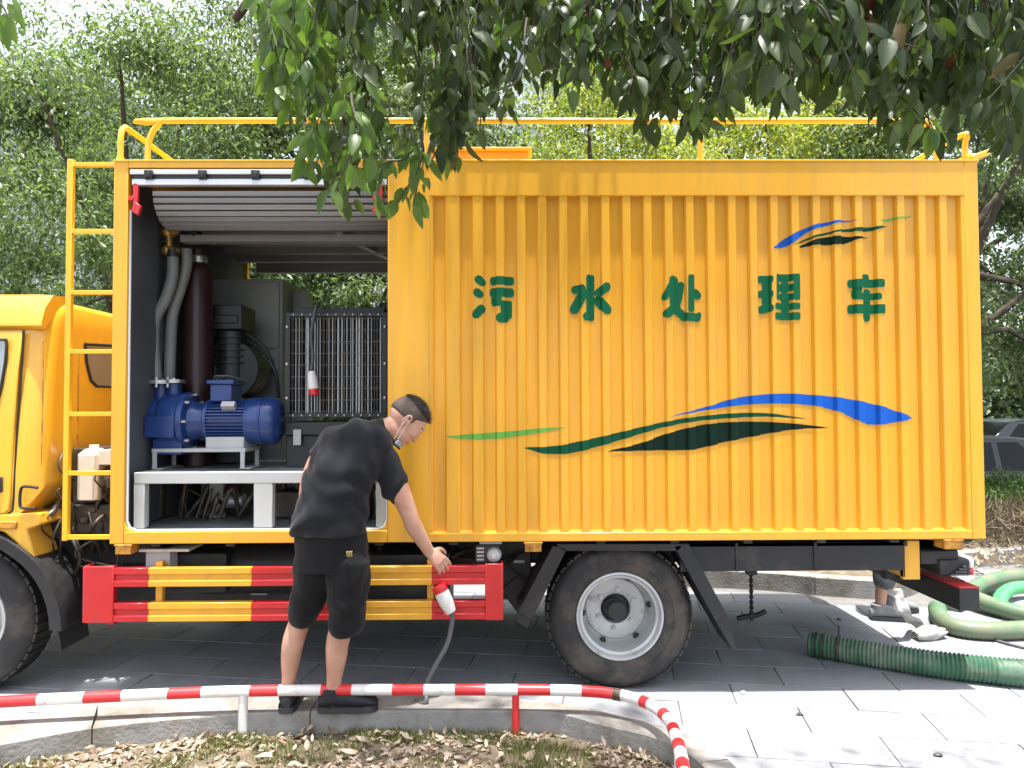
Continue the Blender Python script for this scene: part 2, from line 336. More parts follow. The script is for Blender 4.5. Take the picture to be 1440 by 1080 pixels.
def kerb(name, path, side, width, z0, z1, label, L=.98):
    """stones along a path; side=+1 puts the body left of the travel direction"""
    root = thing(name, label, 'kerb', (path[0].x, path[0].y, 0)); acc = 0; cur = [path[0]]; stones = []
    for a, b in zip(path[:-1], path[1:]):
        d = (b-a).length
        if acc + d > L: stones.append(cur+[b]); cur = [b]; acc = 0
        else: cur.append(b); acc += d
    if len(cur) > 1: stones.append(cur)
    for sN in stones:
        rings = []; jz = random.uniform(-.002, .002)
        for k, p in enumerate(sN):
            d = (sN[min(k+1, len(sN)-1)] - sN[max(k-1, 0)]).normalized(); nrm = V((-d.y, d.x, 0))*side
            width = (.30 if p.x < -.45 else max(.13, .30-.26*(p.x+.45))) if name == 'front_kerb' else .14
            q = p + (d*.003 if k == 0 else (-d*.003 if k == len(sN)-1 else V((0,0,0))))
            rings.append([V((q.x, q.y, z0)), V((q.x, q.y, z1-.008+jz)), V((q.x, q.y, z1+jz))+nrm*.008, V((q.x, q.y, z1+jz))+nrm*(width-.006), V((q.x, q.y, z1-.006+jz))+nrm*width, V((q.x, q.y, z0))+nrm*width])
        B().loft(rings).build('kerb_stone', m_kerb, root, smooth=35)
    return root
kerb('front_kerb', near_s, 1, .30, -.12, KZ, 'low stone kerb edging the leaf-strewn bed, the man stands on it')
kerb('rear_kerb', far_s, 1, .14, -.1, .14, 'pale stone kerb beyond the truck, edging the planted bank')

# near bed
def sheet(name, x0, x1, nx, rows, mat_, zf, kind=struct):
    vs = []; fs = []
    for j in range(rows+1):
        for i in range(nx+1):
            x = x0+(x1-x0)*i/nx; t = j/rows; y, z = zf(x, t); vs.append((x, y, z))
    for j in range(rows):
        for i in range(nx): a = j*(nx+1)+i; fs.append((a, a+1, a+nx+2, a+nx+1))
    b = B(); b.add(vs, fs); return kind(b.build(name, mat_, smooth=80))
xe = near_s[-1].x
def bedz(x, y): return -.045 + .018*noise.noise(V((x*2.2, y*2.2, 0))) + .006*noise.noise(V((x*9, y*9, 3))) - .02*min(1, max(0, -y-.6))
def zf(x, t):
    yb = max(yk(x)+.05, -5.9); y = -6 + (yb+6)*(1-(1-t)**2.2); return y, bedz(x, y)
sheet('planting_bed', -7, xe+.02, 260, 90, m_soil, zf)
def zb(x, t):
    y0 = yf(x)+.06; y = y0 + 6.3*t
    z = .10 + .22*min(1, t*2) + .03*noise.noise(V((x, y, 0)))
    if t > .8: z -= (t-.8)*5*.75
    return y, z
sheet('planted_bank', -14, 13, 140, 40, m_soil, zb)

# leaf helper -------------------------------------------------------------
def leaf_cloud(name, pos, dirs, size, mat_, parent=None, aspect=.45, fold=.25, nrm=None):
    """diamond leaves, folded along the midrib; pos, dirs: (n,3)"""
    n = len(pos); d = dirs/np.linalg.norm(dirs, axis=1)[:, None]
    r = rng.normal(size=(n, 3)) if nrm is None else nrm + rng.normal(size=(n, 3))*.45
    s_ = np.cross(d, r); s_ /= np.linalg.norm(s_, axis=1)[:, None]+1e-9; up = np.cross(s_, d)
    L = np.asarray(size).reshape(-1, 1); W = L*aspect*.5
    v = np.empty((n, 4, 3)); v[:, 0] = pos; v[:, 1] = pos+d*L*.42+s_*W+up*W*fold; v[:, 2] = pos+d*L-up*L*.10; v[:, 3] = pos+d*L*.42-s_*W+up*W*fold
    me = bpy.data.meshes.new(name); me.vertices.add(n*4); me.vertices.foreach_set('co', v.reshape(-1))
    idx = (np.arange(n)[:, None]*4 + np.array([0, 1, 2, 0, 2, 3])).reshape(-1)
    me.loops.add(n*6); me.loops.foreach_set('vertex_index', idx.astype(np.int32))
    me.polygons.add(n*2); me.polygons.foreach_set('loop_start', np.arange(0, n*6, 3, dtype=np.int32))
    me.update(calc_edges=True); me.materials.append(mat_)
    o = bpy.data.objects.new(name, me); COL.objects.link(o)
    if parent: o.parent = parent; o.matrix_parent_inverse = Matrix.Translation(-WL(parent))
    return o

# ------------------------------------------------------------ buildings far behind
def building(name, label, x0, x1, y0, h, mw, nfl, nwin):
    t = thing(name, label, 'building', ((x0+x1)/2, y0, -.4)); y1 = y0+6
    B().box(x0, x1, y0, y1, -.45, h).build('wall', mw, t)
    B().box(x0-.3, x1+.3, y0-.3, y1+.3, h, h+.35).build('roof', m_wall2, t)
    fh = h/nfl; ww = (x1-x0)/nwin
    for i in range(nfl):
        for j in range(nwin):
            cx = x0+ww*(j+.5); z = fh*i+.9
            w_ = B(); a, b_ = cx-ww*.3, cx+ww*.3
            w_.box(a-.08, b_+.08, y0-.08, y0-.003, z-.1, z).box(a-.08, b_+.08, y0-.08, y0-.003, z+1.5, z+1.58).box(a-.08, a, y0-.08, y0-.003, z, z+1.5).box(b_, b_+.08, y0-.08, y0-.003, z, z+1.5).box(cx-.04, cx+.04, y0-.06, y0-.003, z, z+1.5)
            wo = w_.build('window', m_wall2, t)
            B().box(a, b_, y0-.03, y0-.005, z, z+1.5).build('pane', m_bglass, wo)
    return t
building('apartment_building', 'pale high apartment block seen through the gap above the truck roof', -5.2, 2.6, 24, 17, m_wall, 5, 3)
building('grey_building', 'cool grey block glimpsed behind the trees at the far left', -24, -14.5, 22, 13, m_wall2, 4, 3)

# ------------------------------------------------------------ trees behind
def tree(name, label, x, y, h, R, zlow, n, leaf, mt, seed, group='trees standing behind the truck', dens=1.0, gap=0.0):
    global rng
    rng = np.random.default_rng(seed); random.seed(seed)
    t = thing(name, label, 'tree', (x, y, 0), group)
    # trunk and limbs
    tb = B(); top = V((x+random.uniform(-.3, .3), y, h*.62)); base_ = V((x, y, -.3)); r0 = .11+.012*h
    tb.tube([V(p) for p in crom([tuple(base_), (x+random.uniform(-.1, .1), y, .9), (x+random.uniform(-.2, .2), y+.1, h*.35), tuple(top)], 5)], [r0*(1-.6*i/15) for i in range(16)], 10)
    cl = []
    for k in range(int(80*dens)):
        th = rng.uniform(0, 2*pi); ph = rng.uniform(-1, 1); rr = rng.uniform(.35, 1)**.5
        cz = (zlow+h)/2; c = np.array([x+R*rr*math.cos(th)*math.sqrt(1-ph*ph*.8), y+R*.8*rr*math.sin(th)*math.sqrt(1-ph*ph*.8), cz+(h-zlow)/2*ph*.95])
        cl.append((c, rng.uniform(.32, .62)*R/2.2))
    for k in range(16):
        c, _ = cl[k*3 % len(cl)]; t0 = rng.uniform(.3, .95); s0 = base_.lerp(top, t0)
        mid = s0.lerp(V(c), .5)+V((0, 0, .25)); tb.tube([s0, s0.lerp(mid, .5), mid, V(c)], [r0*.42, r0*.3, r0*.2, r0*.06], 6)
    tb.build('trunk', m_bark, t, smooth=60)
    per = n//len(cl); P_, D_, N_ = [], [], []
    for c, cr in cl:
        u = rng.normal(size=(per, 3)); u /= np.linalg.norm(u, axis=1)[:, None]; rr = rng.uniform(.25, 1, (per, 1))**.5
        # leaves grouped in sprays
        q = c + u*rr*cr*np.array([1.25, 1.1, .75]); sp = rng.integers(0, per//7+1, per); off = rng.normal(size=(per//7+1, 3))*cr*.46
        q = c + (off[sp] + rng.normal(size=(per, 3))*cr*.17)*np.array([1.2, 1.1, .8]) if True else q
        P_.append(q); out = q-c; D_.append(out*.5/cr + rng.normal(size=(per, 3))*.55 + np.array([0, 0, -.45])); N_.append(np.tile([0, 0, 1.], (per, 1)) + out/cr*.5)
    P_ = np.vstack(P_); D_ = np.vstack(D_); N_ = np.vstack(N_)
    leaf_cloud('crown', P_, D_, leaf*rng.uniform(.45, 1.4, len(P_)), mt, t, .42, .25, N_)
    return t
tree('broadleaf_tree', 'dense mid green tree behind the ladder and cab, left part of the view', -4.4, 4.9, 6.0, 2.3, .7, 80000, .072, m_leafA, 11)
tree('broadleaf_tree', 'broad grey-green tree rising above the open roller shutter bay', -1.9, 5.6, 6.4, 2.2, .9, 76000, .072, m_leafB, 12)
tree('broadleaf_tree', 'sparse pale tree at the far left edge with bright sky through it', -7.6, 6.8, 7.2, 2.3, .5, 22000, .08, m_leafA, 13)
tree('yellow_green_tree', 'yellow-green tree in sunlight above the middle of the yellow box', 1.5, 6.6, 5.9, 2.1, 1.8, 40000, .078, m_leafY, 14)
tree('yellow_green_tree', 'lime leafed tree above the rear half of the yellow box', 4.2, 7.4, 6.4, 2.1, 2.2, 40000, .082, m_leafY, 15)
tree('broadleaf_tree', 'dark green tree past the rear end of the truck, over the parked cars', 6.6, 6.6, 6.6, 2.3, 1.75, 64000, .075, m_leafB, 16)
tree('broadleaf_tree', 'tall green tree further back behind the yellow-green ones', 3.4, 11.5, 9.5, 3.4, 2.4, 46000, .12, m_leafA, 17)
tree('broadleaf_tree', 'tall shaded tree further back behind the bay and the ladder', -5.0, 11, 9.5, 3.6, .8, 52000, .12, m_leafB, 18)
tree('broadleaf_tree', 'far tree closing the view to the right behind the parked cars', 10.5, 13.5, 9.5, 4.0, 1.9, 30000, .17, m_leafB, 19)
tree('broadleaf_tree', 'dense far tree directly behind the parked cars at right', 8.6, 15.5, 7.5, 3.6, 1.2, 30000, .17, m_leafA, 21)
tree('broadleaf_tree', 'low bushy tree seen through the bay behind the machines', -1.5, 4.6, 3.6, 1.35, .7, 24000, .07, m_leafA, 23)
tree('broadleaf_tree', 'small bushy tree overhanging the bank just right of the truck tail', 5.5, 7.2, 4.3, 1.35, 1.9, 24000, .07, m_leafB, 22)
tree('broadleaf_tree', 'far tree at the left edge behind the pale sparse one', -12.0, 13, 8, 3.6, .6, 16000, .17, m_leafA, 20)
rng = np.random.default_rng(3); random.seed(3)

o = leaf_cloud('distant_wood', *(lambda n: (np.stack([rng.uniform(-34, 34, n), rng.uniform(27, 33, n), rng.uniform(-.4, 1, n)*0+rng.uniform(0, 1, n)**.8*(4.6+1.2*np.sin(rng.uniform(0, 60, n)))], 1), rng.normal(size=(n, 3))+np.array([0, 0, -.4])))(90000), .42*rng.uniform(.6, 1.2, 90000), m_leafB, None, .5); stuff(o); tag(o, 'far belt of trees closing the view beyond the road', 'wood')
# hedge and dry growth on the bank
def mass(name, n, xr, yr, zf_, size, mt, kind=stuff, asp=.45, dz=.2, parent=None):
    x = rng.uniform(*xr, n); y = rng.uniform(*yr, n); z = zf_(x, y, rng.uniform(0, 1, n))
    d = rng.normal(size=(n, 3)); d[:, 2] += dz
    o = leaf_cloud(name, np.stack([x, y, z], 1), d, size*rng.uniform(.6, 1.3, n), mt, parent, asp)
    return kind(o) if kind else o
def hz(x, y, t): 
    top = .55+.08*np.sin(x*3.1)+.07*np.sin(x*7.7+1)+.05*np.sin(y*9)
    return .26+(top-.26)*t**.55*np.clip(1-((y-5.6)/.85)**2, .15, 1)**.5
h = thing('hedge', 'clipped green hedge on the bank in front of the parked cars', 'hedge', (0, 5.6, .2))
mass('foliage', 70000, (-9, 11), (4.75, 6.45), hz, .055, m_hedge, None, .5, .3, h)
hs = B()
for k in range(120): xx = -9+k*.167; hs.cyl((xx, 5.6+random.uniform(-.4, .4), .2), (xx+random.uniform(-.15, .15), 5.6+random.uniform(-.5, .5), .7), .012, .006, 5)
stuff(hs.build('stem', m_bark, h))
def dz_(x, y, t): return .14+.22*t
o = mass('dry_undergrowth', 16000, (2.2, 8.5), (3.3, 4.9), lambda x, y, t: .16+.28*t**2, .16, m_twigdry, stuff, .06, .8)
tag(o, 'tangle of dry brown twigs on the bank behind the truck tail', 'undergrowth')
o = mass('bank_litter', 9000, (-5, 8.5), (2.6, 4.9), lambda x, y, t: np.array([zb(a, min(1, max(0, (b-yf(a)-.06)/6.3)))[1] for a, b in zip(x, y)])+.012*t+.004, .06, m_dry, stuff, .6, .1)
tag(o, 'dead leaves scattered over the bank beyond the far kerb', 'leaf litter')

# ------------------------------------------------------------ near bed: grass and fallen leaves
n = 60000; x = rng.uniform(-2.9, 1.0, n); ykv = np.array([yk(a) for a in x]); y = ykv - .01 - rng.uniform(0, 1, n)**1.3*1.1
ok = np.array([noise.noise(V((a*2.5, b*3.5, 7)))+.35*noise.noise(V((a*9, b*9, 1))) for a, b in zip(x, y)]) > rng.uniform(-.05, .35, n)
x, y = x[ok], y[ok]; z = np.array([bedz(a, b) for a, b in zip(x, y)])
d = rng.normal(size=(len(x), 3))*.5; d[:, 2] = 1
o = leaf_cloud('bed_grass', np.stack([x, y, z], 1), d, .035*rng.uniform(.4, 1.4, len(x)), m_grass, None, .10, .1); stuff(o); tag(o, 'short patchy grass among the dead leaves by the kerb', 'grass')

def leafshape(L, W, curl, cup, nseg=5, tip=1.35):
    vs = []; fs = []
    for i in range(nseg+1):
        t = i/nseg; ww = W/2*math.sin(pi*min(1, t**.85))**.8*(1-.25*t) if 0 < t < 1 else 0
        zc = -curl*L*t*t; xx = L*t
        vs += [(xx, -ww, zc+cup*ww), (xx, 0, zc), (xx, ww, zc+cup*ww)]
    for i in range(nseg):
        a = i*3; fs += [(a, a+1, a+4, a+3), (a+1, a+2, a+5, a+4)]
    b = B(); b.add(vs, fs); return b
def merge_leaves(name, placements, protos, mt, parent):
    """placements: list of (matrix, proto index)"""
    vs = []; idx = []; st_ = []; off = 0; nl = 0
    for M_, k in placements:
        pv, pf = protos[k]; A = np.array(M_)[:3]; q = pv @ A[:, :3].T + A[:, 3]; vs.append(q)
        for f_ in pf: idx += [i+off for i in f_]; st_.append(nl); nl += len(f_)
        off += len(pv)
    v = np.vstack(vs); me = bpy.data.meshes.new(name); me.vertices.add(len(v)); me.vertices.foreach_set('co', v.reshape(-1))
    me.loops.add(nl); me.loops.foreach_set('vertex_index', np.array(idx, np.int32)); me.polygons.add(len(st_)); me.polygons.foreach_set('loop_start', np.array(st_, np.int32))
    me.update(calc_edges=True); me.materials.append(mt); me.polygons.foreach_set('use_smooth', [True]*len(me.polygons))
    o = bpy.data.objects.new(name, me); COL.objects.link(o)
    if parent: o.parent = parent; o.matrix_parent_inverse = Matrix.Translation(-WL(parent))
    return o
dry_b = [leafshape(.07, .034, .35, .5), leafshape(.06, .03, -.5, .9), leafshape(.08, .042, .2, -.5), leafshape(.05, .03, .8, .7)]
dry_np = [(np.array(b.v), b.f) for b in dry_b]
pl = []
for k in range(7500):
    xx = random.uniform(-2.9, 1.05); yy = yk(xx)-.015-random.random()**1.2*1.15
    if noise.noise(V((xx*1.8, yy*2.5, 4))) + random.random()*.9 < .28: continue
    M_ = Matrix.Translation((xx, yy, bedz(xx, yy)+random.uniform(.003, .02))) @ Matrix.Rotation(random.uniform(0, 2*pi), 4, 'Z') @ Matrix.Rotation(random.gauss(0, .28), 4, 'X') @ Matrix.Rotation(random.gauss(-.05, .16), 4, 'Y') @ Matrix.Scale(random.uniform(.32, .78), 4)
    pl.append((M_, random.randrange(4)))
o = merge_leaves('leaf_litter', pl, dry_np, m_dry, None); stuff(o); tag(o, 'dead leaves strewn over the bed in front of the kerb', 'leaf litter')
dry_me = []
for b in dry_b:
    o = b.build('fallen_leaf', m_dry, recalc=False, smooth=80); dry_me.append(o.data); bpy.data.objects.remove(o)
for k in range(46):
    xx = random.uniform(-2.3, .75); yy = yk(xx)-.02-random.random()*.33
    o = bpy.data.objects.new('fallen_leaf', dry_me[k % 4]); COL.objects.link(o); o.location = (xx, yy, bedz(xx, yy)+.022)
    o.rotation_euler = (random.gauss(0, .5), random.gauss(-.3, .4), random.uniform(0, 2*pi)); s_ = random.uniform(.8, 1.15); o.scale = (s_, s_, s_)
    tag(o, 'large curled dry leaf lying on the bed beside the front kerb', 'leaf', 'large fallen leaves on the bed')

# small litter on the paving
for (px, py, lab, mt) in [(1045, 975, 'crumpled white scrap on the paving right of the rear wheel', m_white), (1124, 1006, 'flat brown scrap on the sunlit paving', m_bark), (1319, 1063, 'small dark clod at the lower right on the paving', m_clutter), (1180, 872, 'tiny dark pebble on the paving near the hose end', m_clutter)]:
    p = G(px, py, 0); b = B()
    rings = [[p + V((.018*s*math.cos(a)*random.uniform(.6, 1.3), .012*s*math.sin(a)*random.uniform(.6, 1.3), h_)) for a in [2*pi*i/9 for i in range(9)]] for s, h_ in ((1, .001), (1.1, .006), (.6, .012), (.2, .014))]
    b.loft(rings); tag(b.build('litter_scrap', mt, smooth=40), lab, 'litter')
# ------------------------------------------------------------ the truck
truck = thing('sewage_treatment_truck', 'yellow box truck with corrugated side, open shutter bay and green Chinese lettering', 'truck', (0.2, .95, 0))
XL, XR, ZB, ZT, W_ = -2.096, 2.593, .830, 2.884, 1.92
xo0, xo1 = X(177), X(545)                  # bay opening
zo0, zo1 = Z(747, 0, 360), Z(236, 0, 360)
xc0, xc1 = X(603), X(1362); zc0, zc1 = Z(748, 0, 980), Z(275, 0, 980)
T = .045
# near side frame: butt-jointed members
b = B()
b.box(XL, xo0, 0, T, ZB, ZT)                                # front post
b.box(xo0, xo1, 0, T, zo1, ZT)                              # header above the bay
b.box(xo0, xo1, 0, T, ZB, zo0)                              # sill
b.box(xo1, xc0, 0, T, ZB, ZT)                               # middle post
b.box(xc0, xc1, 0, T, zc1, ZT)                              # upper side beam
b.box(xc0, xc1, 0, T, ZB, zc0)                              # lower side beam
b.box(xc1, XR, 0, T, ZB, ZT)                                # rear post
b.build('side_frame', m_yel, truck, bevel=.004)
# top lip
B().box(XL-.002, XR+.004, -.006, .03, ZT-.004, ZT+.006).build('roof_edge_trim', m_yeltube, truck, bevel=.002)
# fillets in the bay corners
b = B()
for cx, sx in ((xo0, 1), (xo1, -1)):
    r = .055; pts = [(cx, zo0)] + [(cx+sx*(r-r*math.sin(a)), zo0+r-r*math.cos(a)) for a in [pi/2*i/8 for i in range(9)]][::1]
    b.prism(pts, lambda p, q: (p, .002, q), (0, T-.004, 0))
b.build('corner_gusset', m_yel, truck)
sl_ = [(xo0+.004, 2.62), (xo0+.004, zo0+.055), (xo0+.02, zo0+.018), (xo0+.055, zo0+.004), (xo1-.055, zo0+.004), (xo1-.02, zo0+.018), (xo1-.004, zo0+.055), (xo1-.004, 1.4)]
B().tube([V((a, .024, c)) for a, c in sl_], (.008), 6).build('door_seal', m_alu, truck, smooth=50)
# corrugated sheet
cent = [X(618), X(656)] + [X(659+29.9*k) for k in range(1, 24)]
bp = [(xc0-.0, 0)]; D = .031
prof = [(xc0, .004)]
for c in cent:
    prof += [(c-.0285-.013, .004), (c-.0285-.0095, .0075), (c-.0285, D), (c+.0265, D), (c+.0265+.0095, .0075), (c+.0265+.013, .004)]
prof.append((xc1, .004))
def py_(x):
    for (a, ya), (b_, yb) in zip(prof[:-1], prof[1:]):
        if a <= x <= b_: return ya + (yb-ya)*(x-a)/(b_-a+1e-9)
    return 0
b = B(); o_ = 0
for x, y in prof: b.v += [(x, y, zc0), (x, y, zc1)]
for i in range(len(prof)-1): b.f.append((2*i, 2*i+2, 2*i+3, 2*i+1)); b.m.append(0)
b.build('corrugated_panel', m_yel, truck, recalc=False)
b = B()                                    # sloping foot of every recess and its closed head
for c in cent:
    x0, x1 = c-.0375, c+.0355
    b.add([(x0, .005, zc0+.001), (x1, .005, zc0+.001), (c+.0265, D+.001, zc0+.009), (c-.0285, D+.001, zc0+.009)], [(0, 1, 2, 3)])
b.build('corrugation_foot', m_yel, truck, recalc=False)

# prints laid on the corrugation
def clip(poly, x0, x1):
    for s_, k in ((1, x0), (-1, x1)):
        out = []
        for i in range(len(poly)):
            a, c = poly[i], poly[(i+1) % len(poly)]; ia, ic = s_*(a[0]-k) >= 0, s_*(c[0]-k) >= 0
            if ia: out.append(a)
            if ia != ic: t = (k-a[0])/(c[0]-a[0]); out.append((k, a[1]+(c[1]-a[1])*t))
        poly = out
        if len(poly) < 3: return []
    return poly
LAY = [0]
def printed(name, polys, mt, label=None):
    b = B()
    for poly in polys:
        LAY[0] += 1; off = .0012 + .00025*(LAY[0] % 7)
        w_ = [P(a, c, 0) for a, c in poly]; p2 = [V((q.x, q.z, 0)) for q in w_]
        for t in tessellate_polygon([p2]):
            tri = [(p2[i].x, p2[i].y) for i in t]
            for (xa, ya), (xb, yb) in zip(prof[:-1], prof[1:]):
                if xb-xa < 1e-6: continue
                c = clip(tri, xa, xb)
                if len(c) > 2: b.add([(x, ya+(yb-ya)*(x-xa)/(xb-xa)-off, z) for x, z in c], [tuple(range(len(c)))])
    return b.build(name, mt, truck, label=label, recalc=False)
def cap(x0, y0, x1, y1, w_, n=6, r0=True):     # round-ended stroke in pixels of the photo
    d = math.hypot(x1-x0, y1-y0); dx, dy = (x1-x0)/d, (y1-y0)/d; a0 = math.atan2(dy, dx); r = w_/2*1.14; pts = []
    for i in range(n+1): a = a0-pi/2+pi*i/n; pts.append((x1-dx*r+r*math.cos(a), y1-dy*r+r*math.sin(a)))
    for i in range(n+1): a = a0+pi/2+pi*i/n; pts.append((x0+dx*r+r*math.cos(a), y0+dy*r+r*math.sin(a)))
    return pts
def rr(x0, y0, x1, y1, r=2.5):
    pts = []
    for cx, cy, a0 in ((x1-r, y1-r, 0), (x0+r, y1-r, 90), (x0+r, y0+r, 180), (x1-r, y0+r, 270)):
        for i in range(4): a = math.radians(a0+30*i); pts.append((cx+r*math.cos(a), cy+r*math.sin(a)))
    return pts
def cj(ox, oy, sc, items): return [[(ox+a/sc, oy+c/sc) for a, c in it] for it in items]
A = lambda it: cj(620, 360, 4.235, it); Bq = lambda it: cj(920, 360, 4.0, it)
printed('lettering', A([cap(206, 122, 262, 170, 42), cap(196, 200, 250, 242, 42), cap(192, 365, 258, 295, 46), rr(292, 119, 436, 170, 16), rr(290, 187, 436, 242, 18), rr(300, 236, 362, 296, 16), rr(356, 262, 424, 372, 16), cap(326, 366, 408, 366, 54)]), m_green, 'green character wu')
printed('lettering', A([rr(866, 108, 918, 384, 14), cap(846, 360, 900, 356, 48), cap(778, 200, 862, 188, 44), cap(784, 340, 862, 196, 50), cap(922, 232, 1010, 166, 46), cap(922, 244, 1012, 340, 50)]), m_green, 'green character shui')
printed('lettering', Bq([cap(112, 106, 118, 300, 50), cap(56, 246, 100, 150, 30), cap(160, 140, 138, 270, 34), cap(58, 338, 150, 262, 44), cap(96, 268, 176, 340, 42), cap(150, 338, 270, 346, 42), cap(256, 350, 262, 312, 24), rr(192, 102, 228, 314, 14), cap(222, 186, 264, 236, 42)]), m_green, 'green character chu')
printed('lettering', Bq([rr(588, 106, 672, 148, 16), rr(616, 120, 662, 310, 14), rr(590, 190, 672, 232, 16), cap(592, 304, 674, 284, 42), rr(690, 98, 708, 246, 8), rr(708, 98, 726, 140, 2), rr(706, 154, 728, 196, 2), rr(706, 210, 727, 246, 2), rr(726, 98, 764, 246, 3), rr(764, 98, 786, 138, 2), rr(764, 154, 786, 194, 2), rr(764, 208, 786, 246, 2), rr(786, 98, 824, 246, 10), rr(726, 240, 770, 320, 2), rr(682, 262, 824, 300, 12), rr(682, 316, 824, 358, 10)]), m_green, 'green character li')
printed('lettering', Bq([rr(1172, 98, 1222, 160, 14), rr(1100, 128, 1302, 174, 16), cap(1140, 238, 1156, 150, 40), rr(1128, 206, 1284, 244, 14), rr(1100, 270, 1312, 322, 16), rr(1178, 182, 1230, 366, 20)]), m_green, 'green character che')
def band(top, bot): return [tuple(p) for p in crom(top, 5)] + [tuple(p) for p in crom(bot[::-1], 5)][0:]
Sx = lambda L: [(600+a/2, 520+c/2) for a, c in L]
printed('swoosh', [band(Sx([(690, 131), (790, 104), (880, 78), (990, 67), (1080, 70), (1180, 80), (1290, 104), (1374, 135)]), Sx([(690, 132), (800, 112), (900, 98), (1010, 95), (1100, 102), (1180, 124), (1240, 152), (1300, 152), (1374, 137)]))], m_blue, 'blue swoosh')
printed('swoosh', [band(Sx([(276, 219), (360, 215), (440, 200), (520, 182), (620, 158), (720, 138), (840, 124), (960, 122), (1070, 138)]), Sx([(276, 221), (330, 236), (400, 236), (470, 220), (560, 194), (660, 164), (760, 145), (860, 136), (960, 132), (1070, 139)]))], m_mgreen, 'thin green swoosh')
printed('swoosh', [band(Sx([(512, 229), (600, 208), (690, 176), (800, 152), (920, 146), (1030, 151), (1134, 163)]), Sx([(512, 231), (640, 227), (750, 225), (840, 204), (940, 184), (1040, 168), (1134, 164)]))], m_dgreen, 'dark green swoosh')
printed('swoosh', [band(Sx([(52, 187), (140, 180), (250, 172), (330, 164), (394, 162)]), Sx([(52, 188), (110, 196), (200, 194), (290, 182), (394, 163)]))], m_lgreen, 'light green swoosh')
Sy = lambda L: [(1040+a/4, 210+c/4) for a, c in L]
printed('swoosh', [band(Sy([(192, 552), (260, 500), (360, 446), (460, 412), (560, 396), (670, 394)]), Sy([(200, 556), (280, 538), (340, 496), (410, 452), (500, 424), (580, 406), (670, 396)]))], m_blue)
printed('swoosh', [band(Sy([(310, 534), (420, 484), (560, 450), (700, 434), (790, 430), (846, 424)]), Sy([(310, 536), (430, 494), (570, 460), (700, 458), (790, 446), (846, 425)]))], m_mgreen)
printed('swoosh', [band(Sy([(338, 546), (420, 508), (520, 486), (640, 486), (736, 490)]), Sy([(340, 550), (440, 534), (580, 530), (660, 506), (736, 491)]))], m_dgreen)
printed('swoosh', [band(Sy([(800, 394), (880, 380), (940, 374), (990, 364)]), Sy([(800, 404), (880, 392), (950, 382), (990, 365)]))], m_lgreen)

# shell of the box
B().box(XL, XR, .046, W_-.046, ZT-.05, ZT-.012).build('roof', m_yel, truck)
B().box(XL+.001, XR-.001, .046, W_-.046, ZB+.0, zo0-.006).build('floor', m_floor, truck)
B().box(xc0-.02, xc1+.02, .052, .06, zo0, zc1+.05).build('inner_lining', m_inner, truck)
b = B().box(XL, XL+.04, .046, W_-.046, zo0, ZT-.052); b.build('front_wall', m_yel, truck)
B().box(XL+.042, XL+.05, .05, W_-.05, zo0, ZT-.06).build('front_wall_lining', m_inner, truck)
B().box(XR-.04, XR, .046, W_-.046, zo0, ZT-.052).build('rear_wall', m_yel, truck)
B().box(xo1+.32, xo1+.35, .062, W_-.05, zo0, ZT-.06).build('inner_partition', m_inner, truck)
b = B()                                    # far side, with its own bay opening
b.box(XL, xo0, W_-T, W_, ZB, ZT).box(xo0, xo1, W_-T, W_, 2.70, ZT).box(xo0, xo1, W_-T, W_, ZB, zo0).box(xo1, XR, W_-T, W_, ZB, ZT)
b.build('far_side_frame', m_yel, truck, bevel=.004)
b = B()
for (a, c) in ((165, 187), (737, 760), (1322, 1348)):
    b = B(); x0, x1 = X(a), X(c); b.box(x0, x1, .0, .10, ZB-.055, ZB-.001).box(x0-.006, x1+.006, -.004, .104, ZB-.012, ZB-.003)
    b.build('twistlock_foot', m_rusty, truck, bevel=.003)
# bay ceiling: rails, roller shutter, hangers
b = B(); zt = Z(238, 0, 300)
b.box(xo0+.01, xo1-.005, -.004, .03, zt-.028, zt-.001).box(xo0+.02, xo1-.005, .0, .04, zt-.085, zt-.052)
b.build('shutter_header_rail', m_alu, truck, bevel=.003)
B().box(xo0+.02, xo1-.005, .008, .036, zt-.052, zt-.028).build('header_channel', m_dark, truck)
for px in (207, 283, 358, 432, 505):
    x = X(px); B().box(x-.022, x+.022, -.016, .006, zt-.056, zt-.008).box(x-.012, x+.012, -.022, -.016, zt-.05, zt-.02).build('header_clip', m_blk, truck, bevel=.003)
sh = B().box(xo0+.10, xo1, .42, .50, 2.54, 2.58).build('roller_shutter', m_slat, truck)
pf = []                                    # slat curtain curling from the front edge back under the ceiling
for k in range(9):
    t = k/8*pi*.56; pf.append((.05+.17*(1-math.cos(t)), zt-.10-.165*math.sin(t)))
pf += [(pf[-1][0]+.10*(k+1), pf[-1][1]+.022*(k+1)) for k in range(5)]
for k, ((ya, za), (yb, zb_)) in enumerate(zip(pf[:-1], pf[1:])):
    d = V((0, yb-ya, zb_-za)); L = d.length; d.normalize(); nrm = V((0, -d.z, d.y))
    if nrm.z > 0 : nrm = -nrm
    c = V(((xo0+.11+xo1)/2, (ya+yb)/2, (za+zb_)/2)); hx = (xo1-xo0-.11)/2
    B().obox(c, (hx, 0, 0), d*(L/2-.0035), nrm*.006).obox(c+d*(L/2-.01)+nrm*.004, (hx, 0, 0), d*.004, nrm*.006).build('slat', m_slat, sh, bevel=.002, seg=1)
for px, s_ in ((187, 1), (533, -1)):
    x = X(px); b = B().box(x-.012, x+.016, .0, .02, zt-.20, zt-.075).obox((x+.012*s_, .0, zt-.215), (.018, 0, -.012), (0, .012, 0), (.008, 0, .026)).box(x-.035, x-.005, -.004, .012, zt-.17, zt-.145)
    b.build('shutter_bracket', m_redpl, truck, bevel=.003)
b = B()
